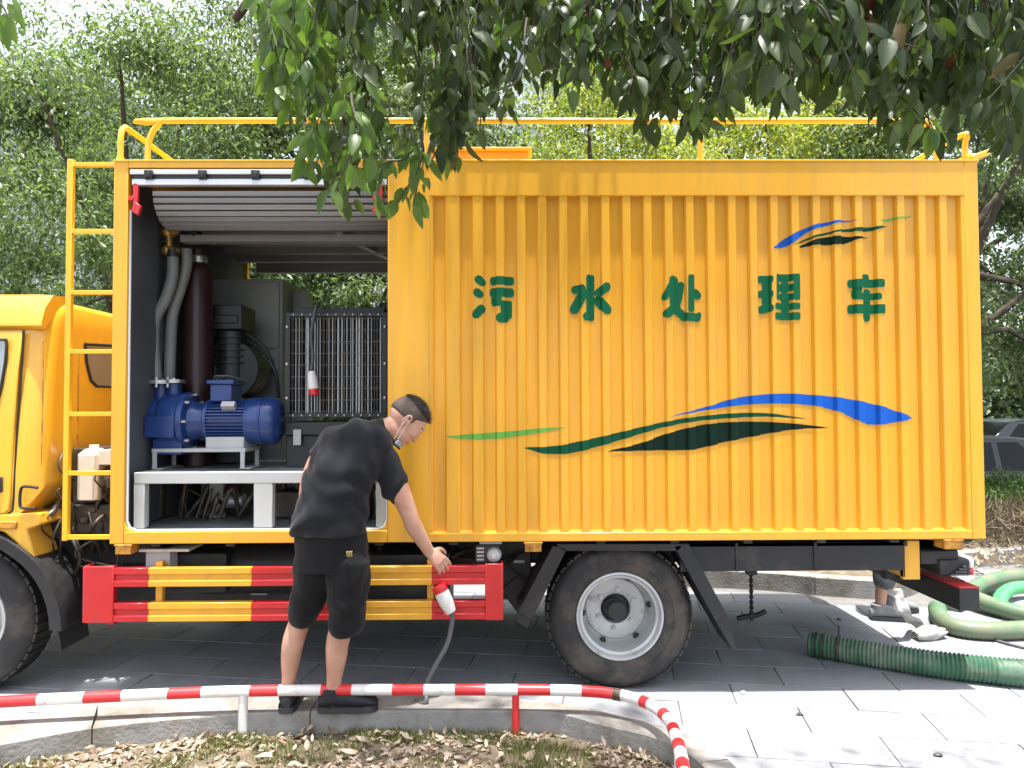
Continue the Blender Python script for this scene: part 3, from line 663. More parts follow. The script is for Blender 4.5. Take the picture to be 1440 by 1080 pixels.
for y in (.86, .98, 1.25, 1.55): b.box(xo0+.05, xo1+.1, y, y+.05, 2.64, 2.71)
b.box(xo0+.02, xo1+.3, .82, 1.8, 2.735, 2.75)
b.build('ceiling_beam', m_slat, truck, bevel=.003)
b = B().beam((-1.05, .75, 2.66), (-.78, 1.75, 2.66), .05, .03); b.build('ceiling_brace', m_frame, truck)
B().box(xo0+.10, xo1, 1.78, 1.84, 2.60, 2.70).build('far_header', m_slat, truck)

# roof furniture
rz = Z(170, .10, 700); r_ = .016
p0 = P(208, 222, .10); p1 = P(240, 170, .10); b = B()
path = crom([(p0.x, .10, ZT-.02), (p0.x, .10, ZT+.10), (p0.x+.02, .10, rz-.07), (p0.x+.07, .10, rz-.015), (p0.x+.16, .10, rz), (1.0, .10, rz), (2.28, .10, rz), (2.37, .10, rz-.02), (2.42, .10, rz-.08), (2.43, .10, ZT)], 5)
rail = b.tube([V(q) for q in path], r_, 10).build('roof_rail', m_yeltube, truck, smooth=60)
for px in (985, 600): x = X(px, .1, 200); B().cyl((x, .10, ZT-.02), (x, .10, rz-.01), r_, n=10).build('rail_post', m_yeltube, rail, smooth=60)
path = [(p.x, 1.78, p.z) for p in [V(q) for q in path]]
B().tube([V(q) for q in path], r_, 10).build('roof_rail', m_yeltube, truck, smooth=60)
xa = P(172, 222, .06).x
path = crom([(xa, .04, ZT-.06), (xa, .04, ZT+.06), (xa, .045, rz-.10), (xa, .08, rz-.05), (xa, .18, rz-.04), (xa, .9, rz-.04), (xa, 1.66, rz-.04), (xa, 1.78, rz-.10), (xa, 1.80, ZT-.05)], 5)
B().tube([V(q) for q in path], r_, 10).cyl((xa, .04, ZT-.02), (xa, .04, ZT+.03), .022, n=10).build('roof_cross_rail', m_yeltube, truck, smooth=60)
xb = P(1357, 210, .1).x
path = crom([(xb, .10, ZT-.06), (xb, .10, ZT+.12), (xb, .14, rz-.07), (xb, .9, rz-.06), (xb, 1.7, rz-.08), (xb, 1.8, ZT)], 5)
B().tube([V(q) for q in path], r_, 10).build('roof_cross_rail', m_yeltube, truck, smooth=60)
x0, x1 = P(1348, 215, .1).x, P(1382, 215, .1).x
B().box(x0+.02, x1-.06, .05, .16, ZT, ZT+.06).obox((x1-.05, .08, ZT+.045), (.05, 0, .018), (0, .04, 0), (-.006, 0, .016)).build('corner_lug', m_yeltube, truck, bevel=.006)
B().box(X(604, .4, 220), X(742, .4, 220), .25, 1.1, ZT-.01, Z(213, .25, 700)).box(X(604, .4, 220)-.02, X(742, .4, 220)+.02, .23, 1.12, Z(213, .25, 700), Z(213, .25, 700)+.02).build('roof_hatch', m_yel, truck, bevel=.004)
b = B()
for k in range(9): x = -1.8+k*.5; b.box(x, x+.03, .12, 1.8, ZT-.012, ZT-.002)
b.build('roof_rib', m_yel, truck)

# ladder on the box front corner
lx0, lx1 = P(96, 500, .02).x, P(158, 500, .02).x; lz0, lz1 = Z(757, .02, 100), Z(228, .02, 100)
lad = B().box(lx0-.016, lx0+.014, .01, .04, lz0-.012, lz1+.014).build('ladder', m_yeltube, truck, bevel=.003)
for py in (231, 325, 411, 494, 582, 665, 755):
    z = Z(py, .02, 120); B().box(lx0+.012, XL+.001, .012, .038, z-.013, z+.010).build('rung', m_yeltube, lad, bevel=.002)

# side guard in red and yellow
gy = -.02; GW = .05
def gx(px, py=830): return P(px, py, gy).x
sg = B().box(gx(150), gx(158), gy+.02, gy+.05, Z(880, gy, 140), Z(797, gy, 140)).build('side_guard', m_red, truck)
for (ya, yb) in ((798, 824), (847, 873)):
    b = B(); za, zb2 = Z(yb, gy, 400), Z(ya, gy, 400); h_ = zb2-za
    segs = [(158, 208, 1), (208, 353, 0), (353, 468, 1), (468, 607, 0), (607, 684, 1)]
    for a, c, mi in segs:
        x0, x1 = gx(a), gx(c)
        pr = [(0, 0), (0, .30), (.010, .36), (.010, .62), (0, .68), (0, 1), (GW, 1), (GW, 0)]
        pr = [(gy+u, za+v*h_) for u, v in pr]
        b.loft([[V((x0, u, v)) for u, v in pr], [V((x1, u, v)) for u, v in pr]], True, mi)
    b.build('guard_rail', [m_yel, m_red], sg, bevel=.0015, seg=1)
zg0, zg1 = Z(876, gy, 140), Z(796, gy, 140)
for (a, c, s_) in ((118, 160, -1), (682, 706, 1)):
    x0, x1 = gx(a), gx(c); b = B().box(x0, x1, gy-.006, gy+.006, zg0, zg1)
    xe_ = x0 if s_ < 0 else x1; b.box(xe_-.006, xe_+.006, gy-.004, gy+.09, zg0, zg1) 
    b.build('end_plate', m_red, sg, bevel=.005)
for px in (217, 604):
    x = gx(px); B().box(x-.018, x+.018, gy+.052, gy+.09, za-.0, ZB-.1).box(x-.018, x+.018, gy+.09, gy+.5, ZB-.16, ZB-.12).build('guard_upright', m_yel, sg, bevel=.003)

# chassis
b = B()
for y in (.50, 1.30): b.box(-4.0, 2.45, y, y+.06, .62, .80).box(-4.0, 2.45, y-.02 if y < 1 else y, y+.08, .79, .803).box(-4.0, 2.45, y-.02 if y < 1 else y, y+.08, .615, .622)
for x in (-3.4, -2.2, -1.4, -.6, 1.1, 1.9, 2.4): b.box(x, x+.06, .56, 1.30, .64, .78)
for k in range(12): x = -1.9+k*.4; b.box(x, x+.05, .05, 1.85, .803, .829)
b.build('chassis_frame', m_blkmet, truck, bevel=.004)
b = B().box(X(960), X(1280), .10, .14, Z(803, .1, 1100), .80).box(X(960), X(1285), .10, .48, .775, .80)
b.box(X(1150), X(1155), .092, .10, Z(803, .1, 1100), .80).box(X(1038), X(1042), .092, .10, Z(803, .1, 1100), .80)
b.build('side_valance', m_blkmet, truck, bevel=.003)
# tanks and boxes slung under the bay
b = B(); b.cyl((-1.75, .42, .62), (-.95, .42, .62), .155, n=28).build('air_tank', m_blkmet, truck, smooth=40)
B().box(-2.5, -.60, .62, 1.24, .29, .70).box(-2.05, -1.0, 1.36, 1.75, .26, .72).build('underbody_block', m_blkmet, truck, bevel=.03)  # added dark blocks, shaped to hide sunlit ground and darken the gap
B().box(-1.95, -1.55, .2, .5, .52, .74).build('toolbox', m_dark, truck, bevel=.01)
B().box(-.95, .2, 1.5, 1.8, .40, .78).build('far_tank', m_blkmet, truck, bevel=.02)
B().box(-.80, -.30, .12, .46, .38, .74).box(-.78, -.32, .11, .12, .45, .68).build('battery_box', m_dark, truck, bevel=.01)
B().box(-1.95, -1.82, .10, .2, .60, .79).box(-1.97, -1.7, .06, .3, .775, .79).build('mounting_bracket', m_frame, truck, bevel=.003)
b = B()
for k in range(16):
    x = random.uniform(-1.9, .1); y = random.uniform(.25, .8); b.tube([V(q) for q in crom([(x, y, .76), (x+random.uniform(-.1, .3), y+.05, random.uniform(.5, .7)), (x+random.uniform(.2, .6), y, .74)], 5)], random.uniform(.006, .014), 6)
b.build('underbody_pipework', m_clutter, truck, smooth=60)
for (x, lab) in ((X(322), 0), (X(560), 1)): B().obox((x, .55, .52), (.05, 0, 0), (0, .04, 0), (0, 0, .09)).build('chassis_lug', m_frame, truck, bevel=.004)
vx = X(690, .08, 778); vz = Z(779, .08, 690)
v_ = B().box(vx-.085, vx+.05, .06, .16, vz-.055, vz+.055).build('valve_unit', m_dark, truck, bevel=.008)
B().lathe([(0, -.045), (.012, -.045), (.014, -.035), (.028, -.03), (.036, -.02), (.038, 0), (.042, .02)], (vx+.018, .05, vz), (0, 1, 0), 24).build('valve_dial', m_frame, v_, smooth=40)
b = B()
for k in range(4): b.box(vx-.075, vx-.035, .054, .062, vz+.03-k*.02, vz+.04-k*.02)
b.box(vx-.06, vx+.06, .07, .1, vz+.055, vz+.07).build('valve_fin', m_frame, v_)
x = X(730, .45, 810); B().box(x-.13, x+.07, .40, .50, .42, .80).obox((x+.0, .44, .46), (.05, 0, -.07), (0, .05, 0), (.06, 0, .05)).build('suspension_hanger', m_blkmet, truck, bevel=.006)
B().box(x-.03, x+.03, .394, .4, .635, .65).build('chassis_plate', m_frame, truck)

b = B()
for k in range(9):
    y = .09+.03*k; zz = .70-.012*k; b.tube([V(t) for t in crom([(X(560), y+.3, zz), (X(700), y+.2, zz-.03), (X(760), y+.3, zz+.02), (X(1000), y+.35, .74), (X(1270), y+.35, .73)], 8)], .006+.002*(k % 3), 6)
b.build('brake_lines', m_clutter, truck, smooth=60)
# wheels
def wheel(px, py, Y0, R, rimR, name, front=False, label=None):
    c = P(px, py, Y0); c.y = Y0; c.z = R+.0
    w_ = .20
    root = B().cyl(c+V((0, .10, 0)), c+V((0, .12, 0)), .05, n=16).build(name, m_dark, truck, label=label)
    b = B(); ri = rimR+.008
    pr = [(ri-.012, .02), (ri+.004, .0), (ri+.02, -.006), (ri+.05, -.014), (R-.10, -.020), (R-.045, -.016), (R-.022, .0), (R-.006, .020), (R, .04), (R+.001, w_-.04), (R-.02, w_), (R-.08, w_+.015), (ri, w_)]
    b.lathe(pr, c, (0, 1, 0), 72)
    n_ = 46                                # tread blocks round the shoulder
    for k in range(n_):
        a = 2*pi*k/n_; e = V((math.cos(a), 0, math.sin(a))); t_ = V((-math.sin(a), 0, math.cos(a)))
        for yy, hh in ((.038, .022), (.10, .026), (w_-.04, .022)): b.obox(c+e*(R+.001)+V((0, yy, 0)), e*.006, V((0, hh, 0)), t_*(pi*R/n_*.78))
    b.build('tyre', m_tyre, root, smooth=32)
    b = B()
    if front: pr = [(rimR+.006, .012), (rimR+.004, -.004), (rimR-.010, -.004), (rimR-.018, .02), (rimR-.045, .035), (rimR-.055, .04), (rimR-.075, .0), (.085, -.03), (.075, -.032), (.07, .01), (0, .012)]
    else: pr = [(rimR+.006, .014), (rimR+.005, -.004), (rimR-.006, -.006), (rimR-.014, .004), (rimR-.018, .022), (rimR-.032, .03), (rimR-.030, .10), (rimR-.034, .15), (.186, .178), (.176, .176), (.171, .168), (.167, .164), (.090, .162), (.084, .166), (.078, .24)]
    b.lathe(pr, c, (0, 1, 0), 64)
    rim = b.build('rim', m_rim, root, smooth=38)
    hb = B()
    hy = -.03 if front else .163
    for k in range(6):
        a = 2*pi*k/6+.4; q = c+V((.108*math.cos(a), hy, .108*math.sin(a))) if not front else c+V((.105*math.cos(a), -.02, .105*math.sin(a)))
        B().cyl(q+V((0, .0, 0)), q+V((0, -.012, 0)), .017, .015, n=6).cyl(q+V((0, -.012, 0)), q+V((0, -.026, 0)), .008, n=8).build('lug_nut', m_steel if not front else m_rim, rim, smooth=30)
    if not front:
        for k in range(6): a = 2*pi*k/6+.12; q = c+V(((rimR-.041)*math.cos(a), .160, (rimR-.041)*math.sin(a))); B().ball(q, (.019, .010, .019), n=8).build('rim_hole', m_blk, rim, smooth=60)
        B().lathe([(.0785, .23), (.0785, .21), (.074, .206), (0, .208)], c, (0, 1, 0), 24).build('hub', m_blkmet, rim, smooth=40)
    else:
        for k in range(6): a = 2*pi*k/6+.75; q = c+V(((rimR-.062)*math.cos(a), .012, (rimR-.062)*math.sin(a))); B().ball(q, (.022, .012, .022), n=8).build('rim_hole', m_blk, rim, smooth=60)
    return root
RT = .397
wheel(872, 872, .12, RT, .235, 'rear_wheel')
wheel(872, 872, .36, RT, .235, 'rear_wheel'); wheel(872, 872, 1.36, RT, .235, 'rear_wheel'); wheel(872, 872, 1.60, RT, .235, 'rear_wheel')
wheel(-54, 872, .14, RT, .235, 'front_wheel', True); wheel(-54, 872, 1.58, RT, .235, 'front_wheel', True)
wx = P(868, 872, .12).x
b = B().cyl((wx, .3, RT), (wx, 1.6, RT), .055, n=14).ball((wx, .95, RT), (.17, .15, .17), n=10)
for y in (.52, 1.33): b.tube([V(q) for q in crom([(wx-.62, y, .62), (wx-.3, y, .50), (wx, y, .46), (wx+.3, y, .50), (wx+.62, y, .62)], 5)], [(.03, .035)]*21, 6)
b.build('rear_axle', m_blkmet, truck, smooth=50)
b = B().cyl((P(-54, 872, .14).x, .3, RT), (P(-54, 872, .14).x, 1.6, RT), .045, n=12); b.build('front_axle', m_blkmet, truck, smooth=50)
# mudguard frame over the rear wheel
yf_ = .04; q = lambda px, py: V((P(px, py, yf_).x, yf_, P(px, py, yf_).z))
b = B()
def flat(poly, y0=yf_, dy=.30, mi=0): b.prism([(q(*p).x, q(*p).z) for p in poly], lambda u, v: (u, y0, v), (0, dy, 0), mi)
flat([(782, 765), (962, 765), (954, 775), (790, 775)]); flat([(778, 767), (797, 772), (748, 872), (728, 862)]); flat([(948, 768), (968, 764), (1022, 864), (1006, 872)])
b.build('mudguard', m_blkmet, truck, bevel=.004)
b = B(); flat([(1006, 872), (1021, 864), (1036, 912), (1032, 916)], yf_+.01, .26); b.build('mud_flap', m_blk, truck)
b = B(); flat([(728, 862), (746, 872), (742, 884), (728, 876)], yf_+.01, .26); b.build('mud_flap', m_blk, truck)
# hoist chain with hook
cx_, cy_ = P(1056, 805, .75).x, .75; zt_ = Z(805, cy_, 1056); zb_ = Z(862, cy_, 1056)
ch = B().box(cx_-.03, cx_+.03, cy_-.03, cy_+.03, zt_-.01, .66).build('hoist_chain', m_blkmet, truck)
n_ = 15
for k in range(n_):
    z = zt_-(zt_-zb_)*k/n_; h_ = (zt_-zb_)/n_*.72; ax = V((1, 0, 0)) if k % 2 else V((0, 1, 0))
    B().tube([V((cx_, cy_, z))+ax*(.010*math.cos(a))+V((0, 0, h_*math.sin(a)*1.2)) for a in [2*pi*i/10 for i in range(11)]], .0042, 6).build('chain_link', m_blkmet, ch)
b = B().tube([V(q_) for q_ in crom([(cx_-.09, cy_, zb_-.035), (cx_-.03, cy_, zb_-.02), (cx_+.03, cy_, zb_-.015), (cx_+.09, cy_, zb_+.01)], 4)], .016, 8).cyl((cx_, cy_, zb_-.045), (cx_, cy_, zb_+.01), .014, n=8); b.build('spare_wheel_cradle', m_blkmet, ch, smooth=50)
# tail: bracket, beam, lamps
b = B().box(X(1281), X(1305), .12, .155, Z(815, .12, 1290), .80).box(X(1281), X(1284), .12, .5, Z(812, .12, 1290), .80); b.build('tail_bracket', m_yel, truck, bevel=.003)
bx = P(1375, 860, .06).x
b = B().box(bx-.11, bx+.0, .04, 1.88, .435, .555, 0).box(bx-.112, bx+.002, .038, 1.882, .555, .565, 1)
bm_ = b.build('underrun_beam', [m_blkmet, m_red], truck, bevel=.004)
B().box(2.3, bx-.11, .50, .56, .5, .64).box(2.3, bx-.11, 1.30, 1.36, .5, .64).obox((bx-.2, .53, .6), (.03, 0, -.09), (0, .03, 0), (.04, 0, .03)).build('beam_bracket', m_blkmet, truck, bevel=.004)
lx = P(1338, 800, .2).x
lh = B().box(lx-.20, lx+.02, .16, .5, .66, .74).box(lx-.10, lx+.07, .14, .52, .60, .69).box(lx-.06, lx+.04, .15, .5, .74, .79).build('lamp_housing', m_blkmet, truck, bevel=.01)
B().box(lx+.07, lx+.10, .15, .50, .60, .64).build('tail_lamp', m_lens, lh, bevel=.01)
B().box(lx+.07, lx+.10, .15, .50, .64, .70).build('reversing_lamp', m_white, lh, bevel=.01)
B().beam((lx-.25, .15, .81), (lx+.1, .32, .772), .05, .006).build('tail_strip', m_frame, truck)
b = B()
for k in range(5): b.cyl((lx-.04+.02*k, .13, .61+.015*k), (lx+.04, .13, .61+.015*k), .006, n=6)
b.build('lamp_cable', m_cable, lh)

# ---------------- cab
cz0, cz1, cy0, cy1, cxr = .96, Z(414, .12, 20), .10, 1.82, P(62, 560, .10).x
def crossx(x, inset=0, zt2=None, zb2=cz0):  # rounded section in the YZ plane
    zt2 = cz1 if zt2 is None else zt2; r = .16; y0, y1 = cy0+inset, cy1-inset; pts = []
    pts += [V((x, y0, zb2)), V((x, y0-.005, zb2+.25)), V((x, y0+.004, (zb2+zt2)/2)), V((x, y0+.03, zt2-.26))]
    for i in range(6): a = pi/2*i/5; pts.append(V((x, y0+.045+r*(1-math.cos(a)), zt2-r+r*math.sin(a))))
    for i in range(6): a = pi/2*i/5; pts.append(V((x, y1-.045-r*(1-math.sin(a)), zt2-r+r*math.cos(a))))
    pts += [V((x, y1-.03, zt2-.26)), V((x, y1-.004, (zb2+zt2)/2)), V((x, y1+.005, zb2+.25)), V((x, y1, zb2))]
    return pts
rings = [crossx(-4.32, .10, cz1-.75), crossx(-4.30, .05, cz1-.65), crossx(-4.24, .02, cz1-.60), crossx(-4.02, .03, cz1-.08), crossx(-3.9, .02, cz1-.02), crossx(-3.4, 0, cz1+.0), crossx(cxr-.14, 0, cz1)]
for i in range(1, 6): a = pi/2*i/5; rings.append(crossx(cxr-.14+.14*math.sin(a), .10*(1-math.cos(a)), cz1-.05*(1-math.cos(a)), cz0+.24*(i/5)))
B().loft(rings).build('cab_body', m_cab, truck, smooth=35)
# roof visor / spoiler lip along the roof edge
rings = []
for x, s_ in ((-4.1, .6), (-3.9, 1), (-3.2, 1), (X(40, .1), 1), (X(58, .1), .85)):
    rings.append([V((x, cy0+.03, Z(462, .1, 20))), V((x, cy0+.0, Z(460, .1, 20)+.008)), V((x, cy0+.0, Z(452, .1, 20))), V((x, cy0+.03, Z(436, .1, 20)+.02*s_)), V((x, cy0+.10, cz1-.02+.03*s_)), V((x, cy0+.3, cz1+.01+.015*s_)), V((x, cy0+.3, cz1-.05)), V((x, cy0+.1, cz1-.12))])
B().loft(rings).build('roof_edge_moulding', m_cab, truck, smooth=40)
# door with window and seam
yd = cy0-.004
def dp(px, py): p = P(px, py, yd); return (p.x, p.z)
door_poly = [dp(30, 466), dp(27, 520), dp(21, 600), dp(16, 700), dp(14, 716), dp(6, 722), dp(-60, 722), dp(-150, 722), dp(-190, 600), dp(-170, 466)]
dr = B().prism(door_poly, lambda u, v: (u, yd-.010+.03*max(0, (v-1.85)/.2), v), (0, .014, 0)).build('cab_door', m_cab, truck, bevel=.006)
ln = [dp(33, 464), dp(30, 520), dp(24, 600), dp(19, 700), dp(17, 718), dp(8, 725), dp(-60, 725)]
B().tube([V((u, yd+.002, v)) for u, v in ln], .006, 6).build('door_seam', m_blk, dr)
wp = [dp(11, 478), dp(12, 486), dp(10, 510), dp(4, 545), dp(-2, 568), dp(-8, 574), dp(-120, 574), dp(-140, 560), dp(-128, 478)]
B().prism(wp, lambda u, v: (u, yd-.016, v), (0, .01, 0)).build('door_window', m_bglass, dr)
B().tube([V((u, yd-.014, v)) for u, v in wp+wp[:1]], .008, 6).build('window_seal', m_blk, dr)
hx_, hz_ = dp(0, 681); B().obox((hx_-.03, yd-.016, hz_), (.055, 0, 0), (0, .006, 0), (0, 0, .042)).build('handle_recess', m_blk, dr, bevel=.006)
B().obox((hx_-.035, yd-.03, hz_), (.03, 0, 0), (0, .007, 0), (0, 0, .018)).build('door_handle', m_steel, dr, bevel=.006)
# sill / arch
q2 = lambda px, py: (P(px, py, .09).x, P(px, py, .09).z)
b = B().prism([q2(-200, 727), q2(54, 722), q2(57, 738), q2(38, 744), q2(100-50, 784), q2(40, 786), q2(26, 766), q2(5, 748), q2(-20, 742), q2(-200, 742)], lambda u, v: (u, .085, v), (0, .22, 0)); b.build('wheel_arch_panel', m_cab, truck, bevel=.01)
B().box(X(-30, .08), X(28, .08), .07, .09, Z(744, .08, 10), Z(733, .08, 10)).build('side_marker', m_rusty, truck, bevel=.006)
# grab loop at the cab corner
gp = [P(a, c, .07) for a, c in ((53, 686), (34, 684), (29, 690), (28, 706), (31, 714), (50, 715))]
B().tube([V(t) for t in crom([tuple(g_) for g_ in gp], 4)], .008, 8).build('corner_grip', m_blk, truck, smooth=60)
B().tube([V((cxr-.002, .42, 1.02)), V((cxr+.004, .42, 1.5)), V((cxr+.004, .42, 1.9))], .003, 6).tube([P(61, 480, .098), P(60, 560, .092), P(58, 655, .092)], .003, 6).build('panel_seam', m_rusty, truck)
b = B().tube([P(48, 735, .14), P(72, 722, .2), P(88, 700, .4)], [.02, .018, .016], 10); b.build('exhaust_stub', m_steel, truck, smooth=50)
# rear quarter window on the cab back wall
xw = cxr+.003
def bw(px, py): d = ray(px, py); t = (xw-CP.x)/d.x; p = CP+d*t; return (p.y, p.z)
wq = [bw(119, 484), bw(160, 486), bw(185, 488), bw(185, 545), bw(135, 543), bw(127, 535), bw(121, 510)]
B().prism(wq, lambda u, v: (xw, u, v), (.004, 0, 0)).build('rear_window', m_bglass, truck)
B().tube([V((xw+.003, u, v)) for u, v in wq+wq[:1]], .009, 6).build('rear_window_seal', m_blk, truck)
wq2 = [(1.92-u, v) for u, v in wq]; B().prism(wq2, lambda u, v: (xw, u, v), (.004, 0, 0)).build('rear_window', m_bglass, truck)
# front wheel mudguard: arc of black plastic
fc = P(-44, 872, .14); b = B(); rings = []
for i in range(22):
    a = math.radians(168-i*8.2); R1, R2 = RT+.055, RT+.085
    if i > 14: R1 += .010*(i-14)*.5; R2 += .012*(i-14)*.5
    e = V((math.cos(a), 0, math.sin(a))); c0 = V((fc.x, 0, RT))
    rings.append([c0+e*R1+V((0, .06, 0)), c0+e*(R2+.03)+V((0, .055, 0)), c0+e*(R2+.035)+V((0, .12, 0)), c0+e*(R2+.02)+V((0, .38, 0)), c0+e*(R1+.01)+V((0, .38, 0)), c0+e*R1+V((0, .08, 0))])
b.loft(rings).build('front_mudguard', m_blk, truck, smooth=40)
b = B()
rings2 = [[V((fc.x+RT+.09+.05*t, y, .55-.30*t)) for y in (.07, .34)] + [V((fc.x+RT+.10+.05*t, y, .55-.30*t)) for y in (.34, .07)] for t in (0, .5, 1)]
b.loft(rings2).build('mud_flap', m_blk, truck)
# clutter between cab and box
b = B(); xg0, xg1 = cxr+.02, XL-.04
b.box(xg0-.2, xg1, .30, 1.5, .80, 1.0).box(xg0, xg0+.14, .34, .8, 1.0, 1.32).box(xg0+.2, xg1, .55, 1.2, 1.0, 1.25)
b.cyl((xg0+.24, .42, .84), (xg0+.24, .42, 1.1), .06, n=14).cyl((xg0+.32, .36, .9), (xg0+.32, .7, .9), .07, n=14)
for k in range(12): b.box(*(lambda x, y, z, s_: (x, x+s_, y, y+s_, z, z+s_*.8))(random.uniform(xg0, xg1-.08), random.uniform(.24, .5), random.uniform(.78, 1.2), random.uniform(.03, .09)))
b.build('engine_casing', m_clutter, truck, bevel=.008)
b = B()
for k in range(26):
    x = random.uniform(xg0-.02, xg1-.02); z = random.uniform(.8, 1.3); y = random.uniform(.2, .4)
    b.tube([V(t) for t in crom([(x, y, z), (x+random.uniform(-.1, .1), y-random.uniform(0, .08), z-random.uniform(0, .15)), (x+random.uniform(-.12, .12), y+.1, z-random.uniform(.1, .3))], 4)], random.uniform(.004, .012), 6)
b.build('engine_hoses', m_clutter, truck, smooth=60)
# expansion tank (white) behind the cab
jx0, jx1 = P(106, 660, .24).x, P(136, 660, .24).x; jz0, jz1 = Z(704, .24, 120), Z(632, .24, 120)
j = B()
j.loft([[V((x, y, z)) for x, y in ((jx0, .26), (jx0+.02, .24), (jx1-.02, .24), (jx1, .26), (jx1, .38), (jx1-.02, .40), (jx0+.02, .40), (jx0, .38))] for z in (jz0, jz1-.03)] + [[V((jx0+.03+(x-jx0)*.5, .27+(y-.24)*.6, jz1)) for x, y in ((jx0, .26), (jx0+.02, .24), (jx1-.02, .24), (jx1, .26), (jx1, .38), (jx1-.02, .40), (jx0+.02, .40), (jx0, .38))]])
j.box(jx1-.005, jx1+.085, .26, .38, jz1-.09, jz1-.005)
jo = j.build('expansion_tank', m_jug, truck, bevel=.008)
B().cyl((jx0+.06, .32, jz1-.002), (jx0+.06, .32, jz1+.022), .026, n=16).build('tank_cap', m_white, jo, smooth=40)

# ------------------------------------------------------------ machinery in the bay (things standing on the truck floor)
fy = .10; fzt = Z(664, fy, 300); 
fr = thing('steel_platform', 'light grey welded steel platform in the open bay carrying the blue pump', 'platform', (-1.3, .5, zo0))
xs0, xs1 = X(190, fy), X(546, fy); zl = zo0+.002
tb_ = B().box(xs0, xs1+.02, fy, fy+.06, fzt-.062, fzt).box(xs0, xs0+.06, fy+.06, 1.0, fzt-.062, fzt-.002).box(xs0, xs1, 1.0, 1.06, fzt-.062, fzt).box(xs1-.06, xs1, fy+.06, 1.0, fzt-.062, fzt-.002)
tb_.build('top_frame', m_frame, fr, bevel=.004)
for (a, c, y) in ((190, 205, fy), (358, 384, fy), (529, 545, fy), (190, 205, 1.0), (358, 384, 1.0), (529, 545, 1.0)):
    B().box(X(a, fy), X(c, fy), y+.001, y+.059, zl, fzt-.062).build('leg', m_frame, fr, bevel=.003)
B().box(xs0+.02, xs1-.02, fy+.06, 1.0, fzt-.012, fzt-.004).build('deck_plate', m_floor, fr)
B().box(X(296, .5), X(315, .5), .5, .55, zl, fzt-.07).build('leg', m_frame, fr)

yp = .42
pm = thing('blue_pump_motor', 'blue vacuum pump coupled to a finned electric motor on the grey platform', 'pump', (X(300, yp), yp, fzt))
pz = Z(592, yp, 300); xp = lambda px: X(px, yp, 592); ax = (1, 0, 0)
b = B().lathe([(0, xp(212)), (.10, xp(212)), (.125, xp(216)), (.14, xp(222)), (.14, xp(232)), (.155, xp(234)), (.165, xp(238)), (.165, xp(262)), (.172, xp(263)), (.172, xp(271)), (.12, xp(273)), (.10, xp(284)), (.10, xp(293)), (.13, xp(295)), (.13, xp(300)), (0, xp(300))], (0, yp, pz), ax, 40)
b.box(xp(222), xp(262), yp-.17, yp-.13, pz-.09, pz+.03).box(xp(228), xp(268), yp-.12, yp+.12, pz-.19, pz-.1)
b.build('pump_casing', m_pump, pm, bevel=.004, smooth=40)
for k in range(8):
    a = 2*pi*k/8; q_ = V((xp(270), yp+.155*math.cos(a), pz+.155*math.sin(a))); B().cyl(q_, q_+V((.03, 0, 0)), .010, n=6).build('casing_bolt', m_steel, pm)
b = B().cyl((xp(299), yp, pz), (xp(352), yp, pz), .108, n=32)
for k in range(40):
    a = 2*pi*k/40; e = V((0, math.cos(a), math.sin(a))); t_ = V((0, -math.sin(a), math.cos(a))); L = .128 if abs(math.cos(a)) > .35 else .122
    b.obox(V((xp(325.5), yp, pz))+e*(.1+(L-.1)/2), V((xp(352)/2-xp(299)/2, 0, 0)), e*(L-.1)/2*1.05, t_*.0035)
b.build('motor_body', m_pump, pm)
B().lathe([(0, xp(396)), (.10, xp(396)), (.125, xp(392)), (.137, xp(388)), (.137, xp(375)), (.142, xp(374)), (.142, xp(372)), (.137, xp(371)), (.137, xp(354)), (.13, xp(351)), (.10, xp(350.5))], (0, yp, pz), ax, 40).build('fan_cowl', m_pump, pm, smooth=40)
tz = pz+.115
tbx = B().box(xp(304), xp(334), yp-.10, yp+.08, tz, Z(541, yp, 320)).box(xp(300), xp(338), yp-.115, yp+.095, Z(541, yp, 320), Z(535, yp, 320)).build('terminal_box', m_pump, pm, bevel=.006)
b = B()
for k in range(3): b.tube([V(t) for t in crom([(xp(304+4*k), yp-.05, Z(535, yp, 320)), (xp(310+6*k), yp-.06, Z(529, yp, 320)), (xp(330+3*k), yp-.02, Z(533, yp, 320)), (xp(345), yp+.05, Z(538, yp, 320))], 5)], .005, 6)
b.build('terminal_cable', m_cable, tbx)
B().obox((xp(331), yp-.105, pz+.085), (.038, 0, 0), (0, .018, -.016), (0, .012, .014)).build('nameplate', m_alu, pm)
b = B().box(xp(228), xp(356), yp-.13, yp+.13, Z(634, yp, 300), Z(629, yp, 300))
for px in (232, 352):
    b.box(xp(px-3), xp(px+3), yp-.13, yp-.12, fzt, Z(634, yp, 300)).box(xp(px-3), xp(px+3), yp+.12, yp+.13, fzt, Z(634, yp, 300)).box(xp(px-4), xp(px+10), yp-.13, yp+.13, fzt, fzt+.006)
b.box(xp(300), xp(352), yp-.11, yp+.11, Z(629, yp, 300), pz-.09)
b.build('pump_stand', m_frame, pm, bevel=.002)
b = B()
for px in (226, 244):
    b.cyl((xp(px), yp, pz+.12), (xp(px), yp, Z(540, yp, 230)), .045, n=18)
b.build('inlet_pipe', m_pump, pm, smooth=40)
b = B().cyl((xp(224), yp, Z(540, yp, 230)), (xp(224), yp, Z(535, yp, 230)), .095, n=24).cyl((xp(243), yp, Z(539, yp, 230)), (xp(243), yp, Z(534, yp, 230)), .07, n=24)
for k in range(8): a = 2*pi*k/8+.2; b.cyl((xp(224)+.078*math.cos(a), yp+.078*math.sin(a), Z(545, yp, 230)), (xp(224)+.078*math.cos(a), yp+.078*math.sin(a), Z(531, yp, 230)), .009, n=6)
b.build('flange', m_steel, pm, smooth=30)
